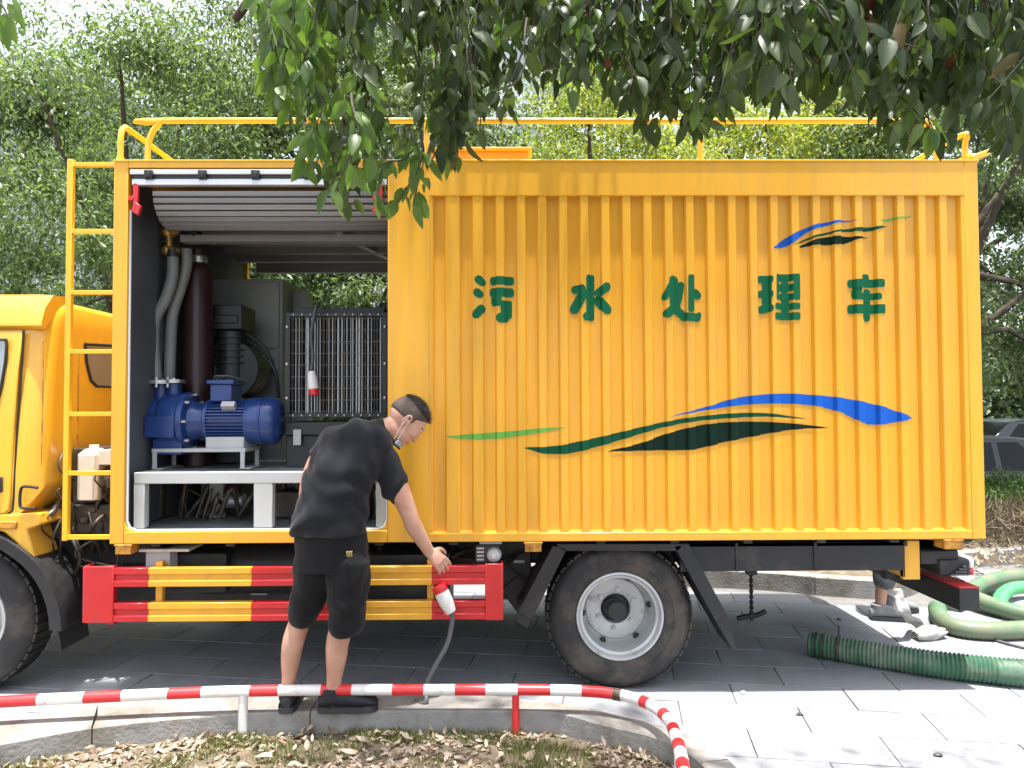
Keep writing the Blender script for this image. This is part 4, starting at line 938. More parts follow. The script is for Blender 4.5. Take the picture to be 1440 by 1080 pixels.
# flexible hoses rising to brass valves
def ribbed(name, path, r, pitch, mt, n=12, k=24, parent=None, amp=.06):
    pts = [V(q_) for q_ in crom(path, k)]; L = [0]
    for a, c in zip(pts[:-1], pts[1:]): L.append(L[-1]+(c-a).length)
    tot = L[-1]; m_ = int(tot/pitch*2); out = []; rs = []; j_ = 0
    for i in range(m_+1):
        s_ = tot*i/m_
        while j_ < len(L)-2 and L[j_+1] < s_: j_ += 1
        t = (s_-L[j_])/(L[j_+1]-L[j_]+1e-9); out.append(pts[j_].lerp(pts[j_+1], t)); rs.append(r*(1+amp) if i % 2 else r*(1-amp))
    return B().tube(out, rs, n).build(name, mt, parent, smooth=80)
hp = lambda px, py, y=yp: tuple(P(px, py, y))
ho = ribbed('flexible_hose', [hp(220, 534), hp(216, 490), hp(218, 450), hp(233, 420), hp(242, 390), hp(243, 360)], .033, .014, m_hoseclr); tag(ho, 'grey flexible hose rising from the blue pump, the left one of two', 'hose', 'flexible hoses on the pump')
ho = ribbed('flexible_hose', [hp(238, 533, .5), hp(240, 480, .5), hp(243, 440, .5), hp(254, 405, .5), hp(262, 375, .5), hp(262, 350, .5)], .033, .014, m_hoseclr); tag(ho, 'grey flexible hose behind the first one, ending beside the maroon column', 'hose', 'flexible hoses on the pump')
bv = thing('brass_valve', 'pair of brass valves high on the bay front wall above the grey hoses', 'valve', hp(236, 338))
b = B()
for py in (326, 352): p = V(hp(235, py)); b.ball(p, .036, n=9); b.cyl(p, p+V((.07, 0, 0)), .018, n=12); b.cyl(p+V((.03, 0, 0)), p+V((.045, 0, 0)), .032, n=6)
p = V(hp(238, 340)); b.cyl(p+V((0, 0, -.08)), p+V((0, 0, .05)), .022, n=12)
b.build('valve_body', m_brass, bv, smooth=40)
B().tube([V(hp(246, 322)), V(hp(262, 320)), V(hp(275, 330))], .016, 8).cyl(V(hp(243, 362)), V(hp(243, 352)), .036, n=14).cyl((xo0-.0, yp, p.z), (p.x, yp, p.z), .02, n=10).build('valve_pipe', m_dark, bv, smooth=50)
col_ = thing('maroon_column', 'dark maroon vertical tank standing behind the hoses in the bay', 'tank', (X(278, .62), .62, zo0))
b = B().lathe([(0, fzt-.004), (.075, fzt-.004), (.085, fzt), (.085, Z(372, .62, 278)-.06), (.06, Z(372, .62, 278)-.01), (.045, Z(372, .62, 278)), (.045, Z(352, .62, 278)), (0, Z(352, .62, 278))], (X(278, .62), .62, 0), (0, 0, 1), 24); b.build('tank_shell', m_maroon, col_, smooth=40)
B().lathe([(.049, Z(370, .62, 278)), (.053, Z(368, .62, 278)), (.053, Z(362, .62, 278)), (.049, Z(360, .62, 278))], (X(278, .62), .62, 0), (0, 0, 1), 24).build('hose_clamp', m_steel, col_)
# dark second pump in shade
dk = thing('dark_mixer_motor', 'dark upright motor with a round belly standing in front of the grey cabinet', 'motor', (X(328, .85), .85, fzt))
xd = lambda px: X(px, .85, 480)
b = B().box(xd(304), xd(350), .72, .98, Z(466, .85, 330), Z(432, .85, 330)).box(xd(310), xd(345), .71, .99, Z(458, .85, 330), Z(446, .85, 330)).cyl((xd(328), .85, Z(540, .85, 330)), (xd(328), .85, Z(466, .85, 330)), .10, n=20)
b.cyl((xd(328), .78, Z(520, .85, 330)), (xd(328), 1.0, Z(520, .85, 330)), .19, n=28).box(xd(302), xd(354), .75, 1.0, fzt, Z(560, .85, 330)); b.build('motor_casing', m_dark, dk, bevel=.008, smooth=40)
for k in range(5):
    z = Z(474+9*k, .85, 330); B().lathe([(.10, z), (.118, z), (.118, z-.01), (.10, z-.01)], (xd(328), .85, 0), (0, 0, 1), 24).build('cooling_fin', m_dark, dk)
for (a, c) in (((370, 500), (392, 560)), ((300, 500), (292, 560)), ((348, 470), (388, 530))):
    B().tube([V(t) for t in crom([tuple(P(a[0], a[1], .8)), tuple(P((a[0]+c[0])/2+6, (a[1]+c[1])/2-8, .78)), tuple(P(c[0], c[1], .8))], 6)], .012, 8).build('power_cable', m_dark, dk, smooth=60)
# cabinet
ca = thing('control_cabinet', 'grey green steel cabinet against the far side of the bay', 'cabinet', (X(345, 1.25), 1.35, zo0))
x0, x1, z1 = X(290, 1.2), X(397, 1.2), Z(392, 1.2, 340)
B().box(x0, x1, 1.2, 1.6, zo0, z1).build('cabinet_body', m_cabinet, ca, bevel=.006)
B().box(x0+.03, x1-.02, 1.185, 1.199, zo0+.6, Z(494, 1.2, 340)).build('cabinet_door', m_cabinet, ca, bevel=.004)
B().box(x0+.03, x1-.02, 1.185, 1.199, Z(490, 1.2, 340), z1-.03).build('cabinet_door', m_cabinet, ca, bevel=.004)
B().box(x1-.07, x1-.05, 1.165, 1.184, zo0+.9, zo0+1.0).build('door_handle', m_steel, ca)
B().box(X(397, 1.45), X(432, 1.45), 1.45, 1.6, zo0, Z(408, 1.45, 415)).build('side_cabinet', m_cabinet, ca, bevel=.005)
# filter press stack with wires
fp = thing('filter_plate_stack', 'tall black plate stack with bolted frame and fine vertical bars, right of the cabinet', 'machine', (X(470, .55), .6, zo0))
xf0, xf1 = X(402, .45), X(545, .45); zf0, zf1 = Z(586, .45, 470), Z(441, .45, 470)
B().box(xf0-.0, xf1, .50, .86, zf0+.0, zf1).build('plate_block', m_dark, fp)
fo = B().box(xf0, xf1, .43, .455, zf1-.02, zf1+.004).box(xf0, xf1, .43, .455, zf0-.004, zf0+.02).box(xf0, xf0+.03, .43, .455, zf0+.02, zf1-.02).box(xf1-.03, xf1, .43, .455, zf0+.02, zf1-.02).box(xf0+.02, xf1-.04, .56, .86, zf1+.0, zf1+.05).build('frame', m_dark, fp, bevel=.002)
for k in range(30):
    x = xf0+.045+(xf1-xf0-.09)*k/29+random.uniform(-.004, .004); r0 = random.choice((.0022, .003, .004))
    B().box(x-r0, x+r0, .452, .49, zf0+.02, zf1-.02).build('vertical_bar', random.choice((m_frame, m_slat, m_slat, m_clutter, m_clutter)), fp)
b = B()
for k in range(9): z = zf0+.03+(zf1-zf0-.06)*k/8; b.cyl((xf0+.03, .449, z), (xf1-.03, .449, z), .0014, n=5)
b.build('horizontal_wire', m_slat, fp)
for k in range(11):
    for z in (zf0+.008, zf1-.008):
        x = xf0+.05+(xf1-xf0-.1)*k/10; B().ball((x, .428, z), (.007, .005, .007), n=5).build('bolt', m_steel, fp)
for py in (460, 512, 560):
    for x in (xf0+.012, xf1-.012): B().ball((x, .428, Z(py, .45, 470)), (.010, .006, .010), n=6).build('bolt', m_steel, fp)
B().box(xf0, xf1+.1, .44, .84, Z(612, .45, 470), zf0-.03).box(xf0+.0, xf0+.2, .46, .84, fzt-.004, Z(612, .45, 470)).box(xf1-.1, xf1, .46, .84, fzt-.004, Z(612, .45, 470)).build('base_box', m_dark, fp, bevel=.006)
B().box(X(413, .43), X(424, .43), .425, .438, Z(626, .43, 418), Z(604, .43, 418)).build('latch_plate', m_frame, fp, bevel=.002)
# low clutter under platform
cb = thing('underfloor_pipework', 'rusty pumps and pipes standing on the bay floor under the grey platform', 'pipework', (-1.3, .55, zo0))
b = B()
b.cyl((X(300, .6), .6, zo0+.12), (X(345, .6), .6, zo0+.12), .09, n=18).cyl((X(225, .5), .5, zo0), (X(225, .5), .5, zo0+.26), .04, n=12);cb1 = B().box(X(390, .5), X(430, .5), .45, .7, zo0, zo0+.16).cyl((X(400, .5), .5, zo0+.16), (X(400, .5), .5, zo0+.22), .02, n=10).cyl((X(420, .5), .5, zo0+.16), (X(420, .5), .5, zo0+.24), .02, n=10); cb1.build('valve_block', m_clutter, cb, bevel=.01, smooth=40); B().box(X(440, .5), X(520, .5), .4, .7, zo0, zo0+.2).build('gear_case', m_clutter, cb, bevel=.01)
b.build('pump_block', m_clutter, cb, bevel=.01, smooth=40)
b = B()
for k in range(14):
    x = random.uniform(X(215, .5), X(350, .5)); y = random.uniform(.3, .8)
    b.tube([V(t) for t in crom([(x, y, zo0+.02), (x+random.uniform(-.1, .15), y, zo0+random.uniform(.1, .25)), (x+random.uniform(-.1, .3), y+.1, zo0+.03)], 5)], random.uniform(.006, .016), 7)
b.build('small_pipes', m_clutter, cb, smooth=60)
B().cyl((X(318, .5), .5, zo0+.10), (X(345, .5), .5, zo0+.10), .045, n=14).build('steel_coupling', m_steel, cb, smooth=40)

# plugs
def plug(name, label, head, tip, r, path, rc, wide=None, cat='plug'):
    t = thing(name, label, cat, tuple(head)); d = (V(tip)-V(head)).normalized()
    L = (V(tip)-V(head)).length
    B().lathe([(0, 0), (r*.55, 0), (r*.72, L*.06), (r*.95, L*.35), (r, L*.72), (r*.92, L*.74)], head, d, 20).build('plug_body', m_white, t, smooth=40)
    B().lathe([(r*.94, L*.73), (r*.98, L*.75), (r*.98, L*.96), (r*.8, L), (r*.8, L*.8), (0, L*.8)], head, d, 20).build('plug_collar', m_redpl, t, smooth=40)
    B().tube([V(q_) for q_ in crom([tuple(head)]+path, 8)], rc, 10).build('cable', m_cable, t, smooth=60)
    return t
plug('red_white_plug', 'red and white industrial plug hanging on a strap in front of the black plate stack', P(438, 522, .36), P(442, 556, .36), .030, [hp(440, 500, .37), hp(438, 470, .38), hp(444, 435, .40), hp(448, 428, .5)], [(.016, .010)]*33)
plug('red_white_plug', 'white plug with pink red end on a grey cable, below the man\'s hand', P(635, 862, -.085), P(616, 823, -.06), .040, [tuple(P(636, 872, -.08)), tuple(P(629, 905, -.09)), tuple(P(610, 940, -.12)), tuple(P(598, 966, -.15)), tuple(P(593, 990, -.20)), tuple(G(590, 997, KZ+.012)+V((-.3, .35, -.05)))], .013)

# ------------------------------------------------------------ hoses on the paving
def hose(label, pts, r, mt, ribs=True, name='suction_hose', amp=.05, pitch=.017):
    path = [tuple(G(px, py, r)+V((0, 0, dz))) if len(t) == 0 else tuple(P(px, py, t[0])) for (px, py, dz, *t) in pts]
    if ribs: o = ribbed(name, path, r, pitch, mt, 18, 14, None, amp)
    else: o = B().tube([V(q_) for q_ in crom(path, 10)], r, 16).build(name, mt, smooth=80)
    tag(o, label, 'hose'); return o
h1 = hose('thick dark green ribbed hose lying open-ended under the truck tail', [(1138, 905, 0), (1180, 912, 0), (1240, 922, 0), (1310, 933, 0), (1380, 941, 0), (1450, 947, 0), (1600, 950, 0)], .072, m_hoseg, amp=.07, pitch=.022)
e0 = G(1138, 905, .072); e1 = G(1180, 912, .072); dd = (e1-e0).normalized()
c_ = thing('hose_clamp', 'wire clamp round the open end of the dark green hose', 'clamp', tuple(e0+dd*.1))
for k in (.05, .09, .17): 
    a_ = e0+dd*k; s1 = dd.cross(V((0, 0, 1))).normalized(); u1 = s1.cross(dd)
    B().tube([a_+s1*(.079*math.cos(t))+u1*(.079*math.sin(t)) for t in [2*pi*i/24 for i in range(25)]], .004, 6).build('clamp_ring', m_clutter, c_)
B().cyl(e0+dd*.17+V((0, 0, .075)), e0+dd*.17+V((0, -.01, .14)), .004, n=6).build('clamp_screw', m_blk, c_)
hose('greyish ribbed hose curving on the ground just behind the black underrun beam', [(1318, 855, 0), (1322, 868, 0), (1340, 881, 0), (1380, 887, 0), (1440, 886, 0), (1560, 880, 0)], .058, m_hoseg2, amp=.07, pitch=.024)
hose('pale green ribbed hose running down to the right below the tail lamp', [(1330, 832, .04), (1365, 845, .03), (1400, 856, .015), (1450, 866, .0), (1540, 880, 0)], .058, m_hoseg2, amp=.07, pitch=.024)
hose('green ribbed hose arching upward at the far right behind the tail lamp', [(1340, 848, .0), (1362, 836, .01), (1385, 826, .03), (1420, 819, .04), (1460, 817, .03), (1560, 820, 0)], .062, m_hoseg2, amp=.06, pitch=.024)
hose('bright green smooth hose bent into a tight loop at the right edge', [(1404, 858, 0), (1405, 850, .01), (1411, 841, .03), (1428, 834, .04), (1460, 832, .03), (1540, 836, 0)], .05, m_hoseg3, False)
hose('thin grey cable on the paving in front of the hoses at right', [(1330, 868, 0), (1380, 893, 0), (1440, 911, 0), (1560, 935, 0)], .010, m_cable, False, 'ground_cable')
# limp canvas hose hanging from the tail bracket down to the paving
rg = [P(1258, 828, .95), P(1264, 845, .93), P(1272, 862, .90), G(1288, 876, .05), G(1296, 884, .02)]
b = B(); pts = [V(t) for t in crom([tuple(t) for t in rg], 6)]
rings = []
for i, p in enumerate(pts):
    d = (pts[min(i+1, len(pts)-1)]-pts[max(i-1, 0)]).normalized(); sd_ = V((1, .25, .15*math.sin(i*.9))).normalized(); nn = d.cross(sd_).normalized(); wd = .052+.010*math.sin(i*.8); tk = .008+.004*math.sin(i*1.7)
    rings.append([p+sd_*(wd*math.cos(a))+nn*(tk*math.sin(a)+.006*math.cos(3*a+i)) for a in [2*pi*k/14 for k in range(14)]])
lp = thing('canvas_hose', 'limp white canvas hose dropping from the truck tail and crumpling on the paving', 'hose', tuple(G(1300, 890, 0)))
b.loft(rings).build('hanging_length', m_rag, lp, smooth=60)
g0, g1 = G(1287, 893, .035), G(1328, 888, .04); b = B(); rings = []
for i in range(12):
    t = i/11; p = g0.lerp(g1, t); w2 = (.030+.028*math.sin(pi*min(1, t*1.15))**.6)*(1 if t < .95 else .7); 
    rings.append([p+V((.012*math.sin(k*2.1+i), (.06-.01*t)*math.cos(2*pi*k/16)*(.6+.5*math.sin(pi*t*.9+.2)), w2*.85*math.sin(2*pi*k/16)+.005*math.sin(k*1.7+i*1.3))) for k in range(16)])
b.loft(rings).build('crumpled_end', m_rag, lp, smooth=60)

# ------------------------------------------------------------ striped low rail in front of the kerb
RZ = .165; rp = [(-330, 1010), (-160, 998), (0, 987), (120, 981), (250, 975), (342, 972), (480, 970), (600, 970), (725, 970), (800, 971), (850, 974), (888, 981), (918, 993), (940, 1012), (952, 1040), (959, 1070), (966, 1110), (972, 1180)]
rw = [G(a, c, RZ) for a, c in rp]; fine = [V(q_) for q_ in crom([tuple(t) for t in rw], 14)]
rl = thing('striped_rail', 'low pipe rail with red and white bands bending round the bed corner', 'railing', tuple(G(725, 1025, -.05)))
def proj(p): d = p-CP; return 720+F*d.dot(CR)/d.dot(CF), 540-F*d.dot(CU)/d.dot(CF)
# band limits along the pipe, by photo x for the straight run and then by length
xs_ = [-210, -75, 54, 119, 172, 237, 284, 352, 392, 452, 495, 552, 596, 640, 683, 728, 774, 818, 863]
lims = []; acc = [0]
for a, c in zip(fine[:-1], fine[1:]): acc.append(acc[-1]+(c-a).length)
px_ = [proj(p)[0] for p in fine]
for xv in xs_:
    for i in range(len(fine)-1):
        if px_[i] <= xv < px_[i+1]: lims.append(acc[i]+(acc[i+1]-acc[i])*(xv-px_[i])/(px_[i+1]-px_[i])); break
s_ = lims[-1]; 
for dl in (.15, .05, .11, .055, .10, .06, .09, .075, .09, .08, .1, .1, .1, .1, .1): s_ += dl; lims.append(s_)
def at(s_):
    s_ = min(max(s_, 0), acc[-1]-1e-4); i = int(np.searchsorted(acc, s_))-1; i = max(0, min(i, len(fine)-2)); return fine[i].lerp(fine[i+1], (s_-acc[i])/(acc[i+1]-acc[i]+1e-9))
edges = [0]+lims+[acc[-1]]
for k in range(len(edges)-1):
    a, c = edges[k], min(edges[k+1], acc[-1])
    if c-a < .004: continue
    mm = max(3, int((c-a)/.02)); pts = [at(a+(c-a)*i/mm) for i in range(mm+1)]
    col_m = m_railr if k % 2 == 0 else m_railw
    B().tube(pts, .0265+random.uniform(-.0003, .0003), 20, caps=False, up=(0, 0, 1)).build('painted_band', col_m, rl, smooth=60)
for px, mt, tilt in ((342, m_railw, .0), (725, m_railr, 0), (958, m_railw, 0)):
    if px < 900: i = min(range(len(fine)), key=lambda j: abs(px_[j]-px)); p = fine[i]
    else: p = at(lims[18]+.62)
    B().cyl((p.x, p.y, -.10), (p.x, p.y, RZ-.01), .0235 if px < 400 else .018, n=18).build('post', mt, rl, smooth=40)
pp = at(lims[18]+.02); pe = at(lims[18]+.05)
B().tube([at(lims[18]+.0+.01*i) for i in range(5)], .0285, 18).build('joint_sleeve', m_clutter, rl, smooth=50)
p = G(990, 1062, .0); wst = B().loft([[p+V((r_2*math.cos(a)*(1+.12*math.sin(3*a)), r_2*math.sin(a), z)) for a in [2*pi*k/14 for k in range(14)]] for r_2, z in ((.050, -.06), (.056, .0), (.052, .05), (.036, .075), (.012, .08))]).build('white_stone', m_railw, smooth=60)
tag(wst, 'white painted stone standing just right of the rail bend at the bottom', 'stone')
# ------------------------------------------------------------ people
def remesh(b, name, mats, parent, vox, smooth=4, disp=None, label=None):
    me = bpy.data.meshes.new('tmp'); me.from_pydata(b.v, [], b.f)
    import bmesh
    bm = bmesh.new(); bm.from_mesh(me); bmesh.ops.recalc_face_normals(bm, faces=bm.faces); bm.to_mesh(me); bm.free()
    o = bpy.data.objects.new('tmp', me); COL.objects.link(o)
    m = o.modifiers.new('r', 'REMESH'); m.mode = 'VOXEL'; m.voxel_size = vox
    if smooth: m2 = o.modifiers.new('s', 'SMOOTH'); m2.factor = .5; m2.iterations = smooth
    dg = bpy.context.evaluated_depsgraph_get(); me2 = bpy.data.meshes.new_from_object(o.evaluated_get(dg)); bpy.data.objects.remove(o)
    me2.name = name
    if disp:
        nn = len(me2.vertices); c = np.empty(nn*3); me2.vertices.foreach_get('co', c); c = c.reshape(-1, 3); nr = np.array([v.normal[:] for v in me2.vertices])
        c = disp(c, nr); me2.vertices.foreach_set('co', c.reshape(-1)); me2.update()
    me2.materials.clear()
    for m_ in (mats if isinstance(mats, list) else [mats]): me2.materials.append(m_)
    me2.polygons.foreach_set('use_smooth', [True]*len(me2.polygons))
    o = bpy.data.objects.new(name, me2); COL.objects.link(o); o.parent = parent; o.matrix_parent_inverse = Matrix.Translation(-WL(parent))
    if label: o['label'] = label
    return o
def limb(b, pts, k=6, n=18, up=None):       # pts: (x,y,z,ra,rb) smoothed, closed by rounded caps
    q = crom([tuple(p) if len(p) == 5 else tuple(p)+(p[3],) for p in pts], k); c = [V(p[:3]) for p in q]; r = [(max(p[3], .001), max(p[4], .001)) for p in q]
    d0 = (c[0]-c[1]).normalized(); d1 = (c[-1]-c[-2]).normalized(); m0, m1 = min(r[0]), min(r[-1])
    c = [c[0]+d0*m0*.75, c[0]+d0*m0*.45] + c + [c[-1]+d1*m1*.45, c[-1]+d1*m1*.75]; r = [(r[0][0]*.4, r[0][1]*.4), (r[0][0]*.82, r[0][1]*.82)] + r + [(r[-1][0]*.82, r[-1][1]*.82), (r[-1][0]*.4, r[-1][1]*.4)]
    b.tube(c, r, n, True, up=up)
def slices(b, sl, n=32):                    # horizontal elliptical slices (x,y,z,rx,ry)
    q = crom(sl, 5); rings = []
    for x, y, z, rx, ry in q: rings.append([V((x+rx*math.cos(2*pi*i/n), y+ry*math.sin(2*pi*i/n), z)) for i in range(n)])
    b.loft(rings)
def head(b, c, fwd, upv, s=1.0):
    f = V(fwd).normalized(); u = (V(upv)-f*V(upv).dot(f)).normalized(); l = u.cross(f); R = Matrix((f, l, u)).transposed()
    def at_(x, y, z): return V(c)+f*x*s+l*y*s+u*z*s
    def el(x, y, z, rx, ry, rz, n=12): b.ball(at_(x, y, z), (rx*s, ry*s, rz*s), R, n)
    el(-.006, 0, .018, .098, .077, .092); el(.03, 0, -.005, .072, .068, .085); el(.035, 0, -.055, .056, .056, .062); el(.052, 0, -.095, .036, .036, .026)
    el(.078, 0, .028, .022, .05, .016); el(.092, 0, -.018, .014, .011, .026); el(.103, 0, -.036, .014, .0135, .012); el(.096, .012, -.040, .010, .008, .008); el(.096, -.012, -.040, .010, .008, .008)
    el(.088, 0, -.064, .012, .024, .006); el(.086, 0, -.073, .012, .021, .007); el(.060, .040, -.03, .022, .02, .022); el(.060, -.040, -.03, .022, .02, .022)
    el(-.0, 0, -.075, .06, .05, .05)
    return R, at_, f, l, u
def ears(b, R, at_, s=1.0):
    for k in (-1, 1):
        pts = [(-.012, .0, -.040), (-.022, .004, -.018), (-.020, .010, .008), (-.006, .010, .017), (.006, .004, .006), (.006, .0, -.012)]
        b.tube([at_(p[0]-.004, k*(.072+p[1]), p[2]-.006) for p in crom(pts, 4)], .0052*s, 8)
        b.ball(at_(-.008, k*.073, -.018), (.014*s, .006*s, .022*s), R, 8); b.ball(at_(-.008, k*.074, -.045), (.008*s, .005*s, .008*s), R, 7)
def hand(b, w, k, lat, nrm, s=1.0, curl=.5, thumb=1):
    """w wrist, k direction along the hand, lat towards the index side, nrm back of hand"""
    w = V(w); k = V(k).normalized(); lat = (V(lat)-k*V(lat).dot(k)).normalized(); nrm = V(nrm); nrm = (nrm-k*nrm.dot(k)-lat*nrm.dot(lat)).normalized()
    pts = [w-k*.02*s, w+k*.02*s, w+k*.05*s, w+k*.082*s]; rr_ = [(.026, .019), (.030, .018), (.038, .016), (.038, .012)]
    b.tube([p for p in pts], [(a*s, c*s) for a, c in rr_], 16, True, up=tuple(lat))
    for i, (off, L) in enumerate(((.030, .072), (.010, .080), (-.011, .074), (-.030, .058))):
        p = w+k*.074*s+lat*off*s; d = (k+lat*off*2.5).normalized(); seg = [.42*L, .32*L, .26*L]; r0 = (.0095, .0088, .0080, .0064); ch = [p]; a = .12+.05*i
        for j, sg in enumerate(seg):
            a += curl*(.55 if j == 0 else .75); ch.append(ch[-1]+(d*math.cos(a)-nrm*math.sin(a))*sg*s)
        q = crom([tuple(c_)+(r_*s,) for c_, r_ in zip(ch, r0)], 4); b.tube([V(x[:3]) for x in q]+[V(q[-1][:3])+(ch[-1]-ch[-2]).normalized()*.004*s], [x[3] for x in q]+[.003*s], 10)
    t0 = w+k*.022*s+lat*.022*s*thumb; t1 = t0+(k*.5+lat*.8-nrm*.35).normalized()*.034*s; t2 = t1+(k*.85+lat*.35-nrm*.5).normalized()*.030*s; t3 = t2+(k*.95-nrm*.6).normalized()*.022*s
    q = crom([tuple(t0)+(.014*s,), tuple(t1)+(.0115*s,), tuple(t2)+(.0098*s,), tuple(t3)+(.0068*s,)], 4); b.tube([V(x[:3]) for x in q], [x[3] for x in q], 10)
def shoe(root, heel, d, L, mt_up, mt_sole, sc=1.0):
    d = V(d).normalized(); s_ = V((-d.y, d.x, 0)); h_ = V(heel); up = V((0, 0, 1)); R = []
    prof = [(-.02, .024, .060, .03), (.02, .038, .100, .0), (.07, .040, .102, 0), (.12, .042, .092, 0), (.17, .050, .078, 0), (.22, .052, .064, 0), (.26, .044, .050, 0), (.285, .024, .030, 0)]
    k = L/.29
    def sec(t, w2, z0, z1, n=18): return [h_+d*t*k+s_*(w2*sc*math.cos(a))+up*((z0+z1)/2+(z1-z0)/2*math.sin(a)) for a in [2*pi*i/n for i in range(n)]]
    b = B(); b.loft([sec(t, w2, .018, .018+hh*.95) for t, w2, hh, _ in prof]); b.tube([h_+d*.045*k+up*.05, h_+d*.045*k+up*.115*sc], [(.054*k, .044), (.054*k, .047)], 18, True, up=tuple(d))
    o = remesh(b, 'shoe', mt_up, root, .004, 3)
    b = B(); out = []
    for t, w2, hh, _ in prof: out.append((t, w2*1.08+.003))
    ring = [h_+d*t*k+s_*w2*sc for t, w2 in out]+[h_+d*t*k-s_*w2*sc for t, w2 in out[::-1]]
    b.loft([[p+up*z for p in ring] for z in (.0, .006, .022, .028)]).build('sole', mt_sole, o, smooth=50)
    return o
def L_(px, py, Y, *r): p = P(px, py, Y); return (p.x, p.y, p.z)+tuple(r)

man = thing('person', 'man in black T-shirt and black shorts bending forward, right hand reaching down to the plug', 'person', tuple(G(450, 1000, KZ)))
fz_ = KZ+.0
# skin body
b = B()
limb(b, [L_(446, 770, -.30, .085), L_(436, 820, -.29, .072), L_(424, 866, -.28, .054), L_(413, 900, -.28, .053), L_(409, 925, -.27, .048), L_(406, 955, -.25, .034), L_(404, 975, -.24, .036), L_(404, 988, -.24, .028)])
limb(b, [L_(489, 770, -.33, .090), L_(489, 820, -.34, .075), L_(484, 866, -.33, .060), L_(475, 902, -.31, .056), L_(473, 925, -.30, .051), L_(470, 955, -.29, .037), L_(469, 975, -.278, .040), L_(469, 990, -.275, .030)])
slices(b, [L_(467, 775, -.315, .15, .11), L_(467, 740, -.32, .155, .11), L_(474, 700, -.32, .14, .105), L_(486, 660, -.31, .155, .11), L_(501, 628, -.28, .155, .11), L_(508, 604, -.26, .11, .08), L_(512, 596, -.25, .06, .05)])
limb(b, [L_(508, 622, -.255, .066), L_(530, 610, -.25, .060), L_(548, 602, -.24, .056), L_(562, 596, -.235, .056)])
limb(b, [L_(532, 640, -.26, .062), L_(552, 670, -.28, .056), L_(566, 700, -.28, .050), L_(577, 727, -.27, .042), L_(582, 740, -.255, .043), L_(592, 757, -.225, .037), L_(603, 775, -.185, .0275)])
limb(b, [L_(472, 625, -.24, .060), L_(450, 645, -.20, .052), L_(437, 670, -.18, .045), L_(432, 692, -.165, .041), L_(432, 712, -.14, .038), L_(440, 735, -.12, .028)])
hd = V((math.cos(math.radians(24))*math.cos(math.radians(49)), math.sin(math.radians(24))*math.cos(math.radians(49)), -math.sin(math.radians(49))))
hc = P(572, 590, -.225)
Rm, hat, hf, hl, hu = head(b, hc, hd, (.35, .12, 1), 1.03); ears(b, Rm, hat, 1.03)
wr = P(603, 775, -.185); tipd = P(633, 803, -.165)-wr
hand(b, wr, tipd, V((.60, .45, .5)), V((.3, -.85, .3)), 1.06, .34)
wr2 = P(440, 735, -.12); hand(b, wr2, V((.35, .15, -.9)), V((.8, .4, 0)), V((-.5, .6, 0)), .95, .6)
body = remesh(b, 'body', m_skin, man, .0042, 3)
# hair: cropped sides and a longer dark top
def shell(name, mt, rad, cut, thick, seed, sc=1.03):
    vs = []; n = 44; bb = B(); rings = []
    for i in range(1, n):
        t = pi*i/n; ring = []
        for j in range(2*n):
            a = pi*j/n; q_ = V((math.sin(t)*math.cos(a), math.sin(t)*math.sin(a), -math.cos(t)))
            m_ = cut(q_); r_ = rad
            off = (thick if m_ > 0 else -.018)*min(1, abs(m_)*9) if m_ <= 0 or True else 0
            if m_ > 0: off += .0022*noise.noise(q_*14+V((seed, 0, 0)))
            loc = V((-.006+q_.x*(.098+off), q_.y*(.077+off), .018+q_.z*(.092+off)))
            ring.append(hat(loc.x, loc.y, loc.z))
        rings.append(ring)
    bb.loft(rings, True); return bb.build(name, mt, man, smooth=80)
shell('cropped_hair', m_fade, 1, lambda q_: min(q_.z*1.0+.38+(-.30 if q_.x > .25 else 0)-(.75*max(0, q_.x-.1)), 1) if abs(q_.y) < 2 else 0, .0035, 1)
shell('hair', m_hair, 1, lambda q_: q_.z-.46-.10*max(0, -q_.x)-.05*noise.noise(q_*6) - (.6*max(0, q_.x-.80)), .013, 5)
hb_ = B(); random.seed(5)
for k in range(620):
    a = random.uniform(0, 2*pi); e = math.acos(random.uniform(.50, 1)); q_ = V((math.sin(e)*math.cos(a), math.sin(e)*math.sin(a), math.cos(e)))
    r0 = V((-.006+q_.x*.109, q_.y*.088, .018+q_.z*.103)); dv = (q_*.7+V((.75, random.gauss(0, .3), random.gauss(.15, .3)))).normalized()*random.uniform(.012, .026)
    s1 = q_.cross(dv).normalized()*.0016; tip_ = r0+dv; hb_.add([hat(*(r0+s1)), hat(*(r0-s1)), hat(*tip_)], [(0, 1, 2)])
stuff(hb_.build('hair_tufts', m_hair, man, recalc=False))
# eyes, brow, mask
for s_ in (-1, 1):
    B().ball(hat(.079, s_*.031, .002), .0115, n=8).build('eye', m_white, man, smooth=60)
    B().tube([hat(.086, s_*.016, .020), hat(.084, s_*.034, .026), hat(.072, s_*.052, .020)], .0042, 6).build('eyebrow', m_hair, man, smooth=60)
mk = B(); rings = []
for i in range(15):
    a = math.radians(-82+164*i/14); x_, y_ = .028+.052*math.cos(a), .056*math.sin(a); rings.append([hat(x_*1.0, y_*1.05, -.098-.012*math.cos(a)), hat(x_*1.10, y_*1.12, -.112-.012*math.cos(a)), hat(x_*1.04, y_*1.05, -.130+.01*math.cos(a)), hat(x_*.92, y_*.95, -.120)])
mk.loft(rings); mo = mk.build('chin_mask', m_mask, man, smooth=60)
for s_ in (-1, 1): B().tube([hat(.03, s_*.062, -.104), hat(.012, s_*.078, -.06), hat(-.004, s_*.084, -.01), hat(-.018, s_*.084, -.004), hat(-.014, s_*.080, -.05), hat(.016, s_*.064, -.118)], .0013, 6).build('mask_loop', m_white, mo)
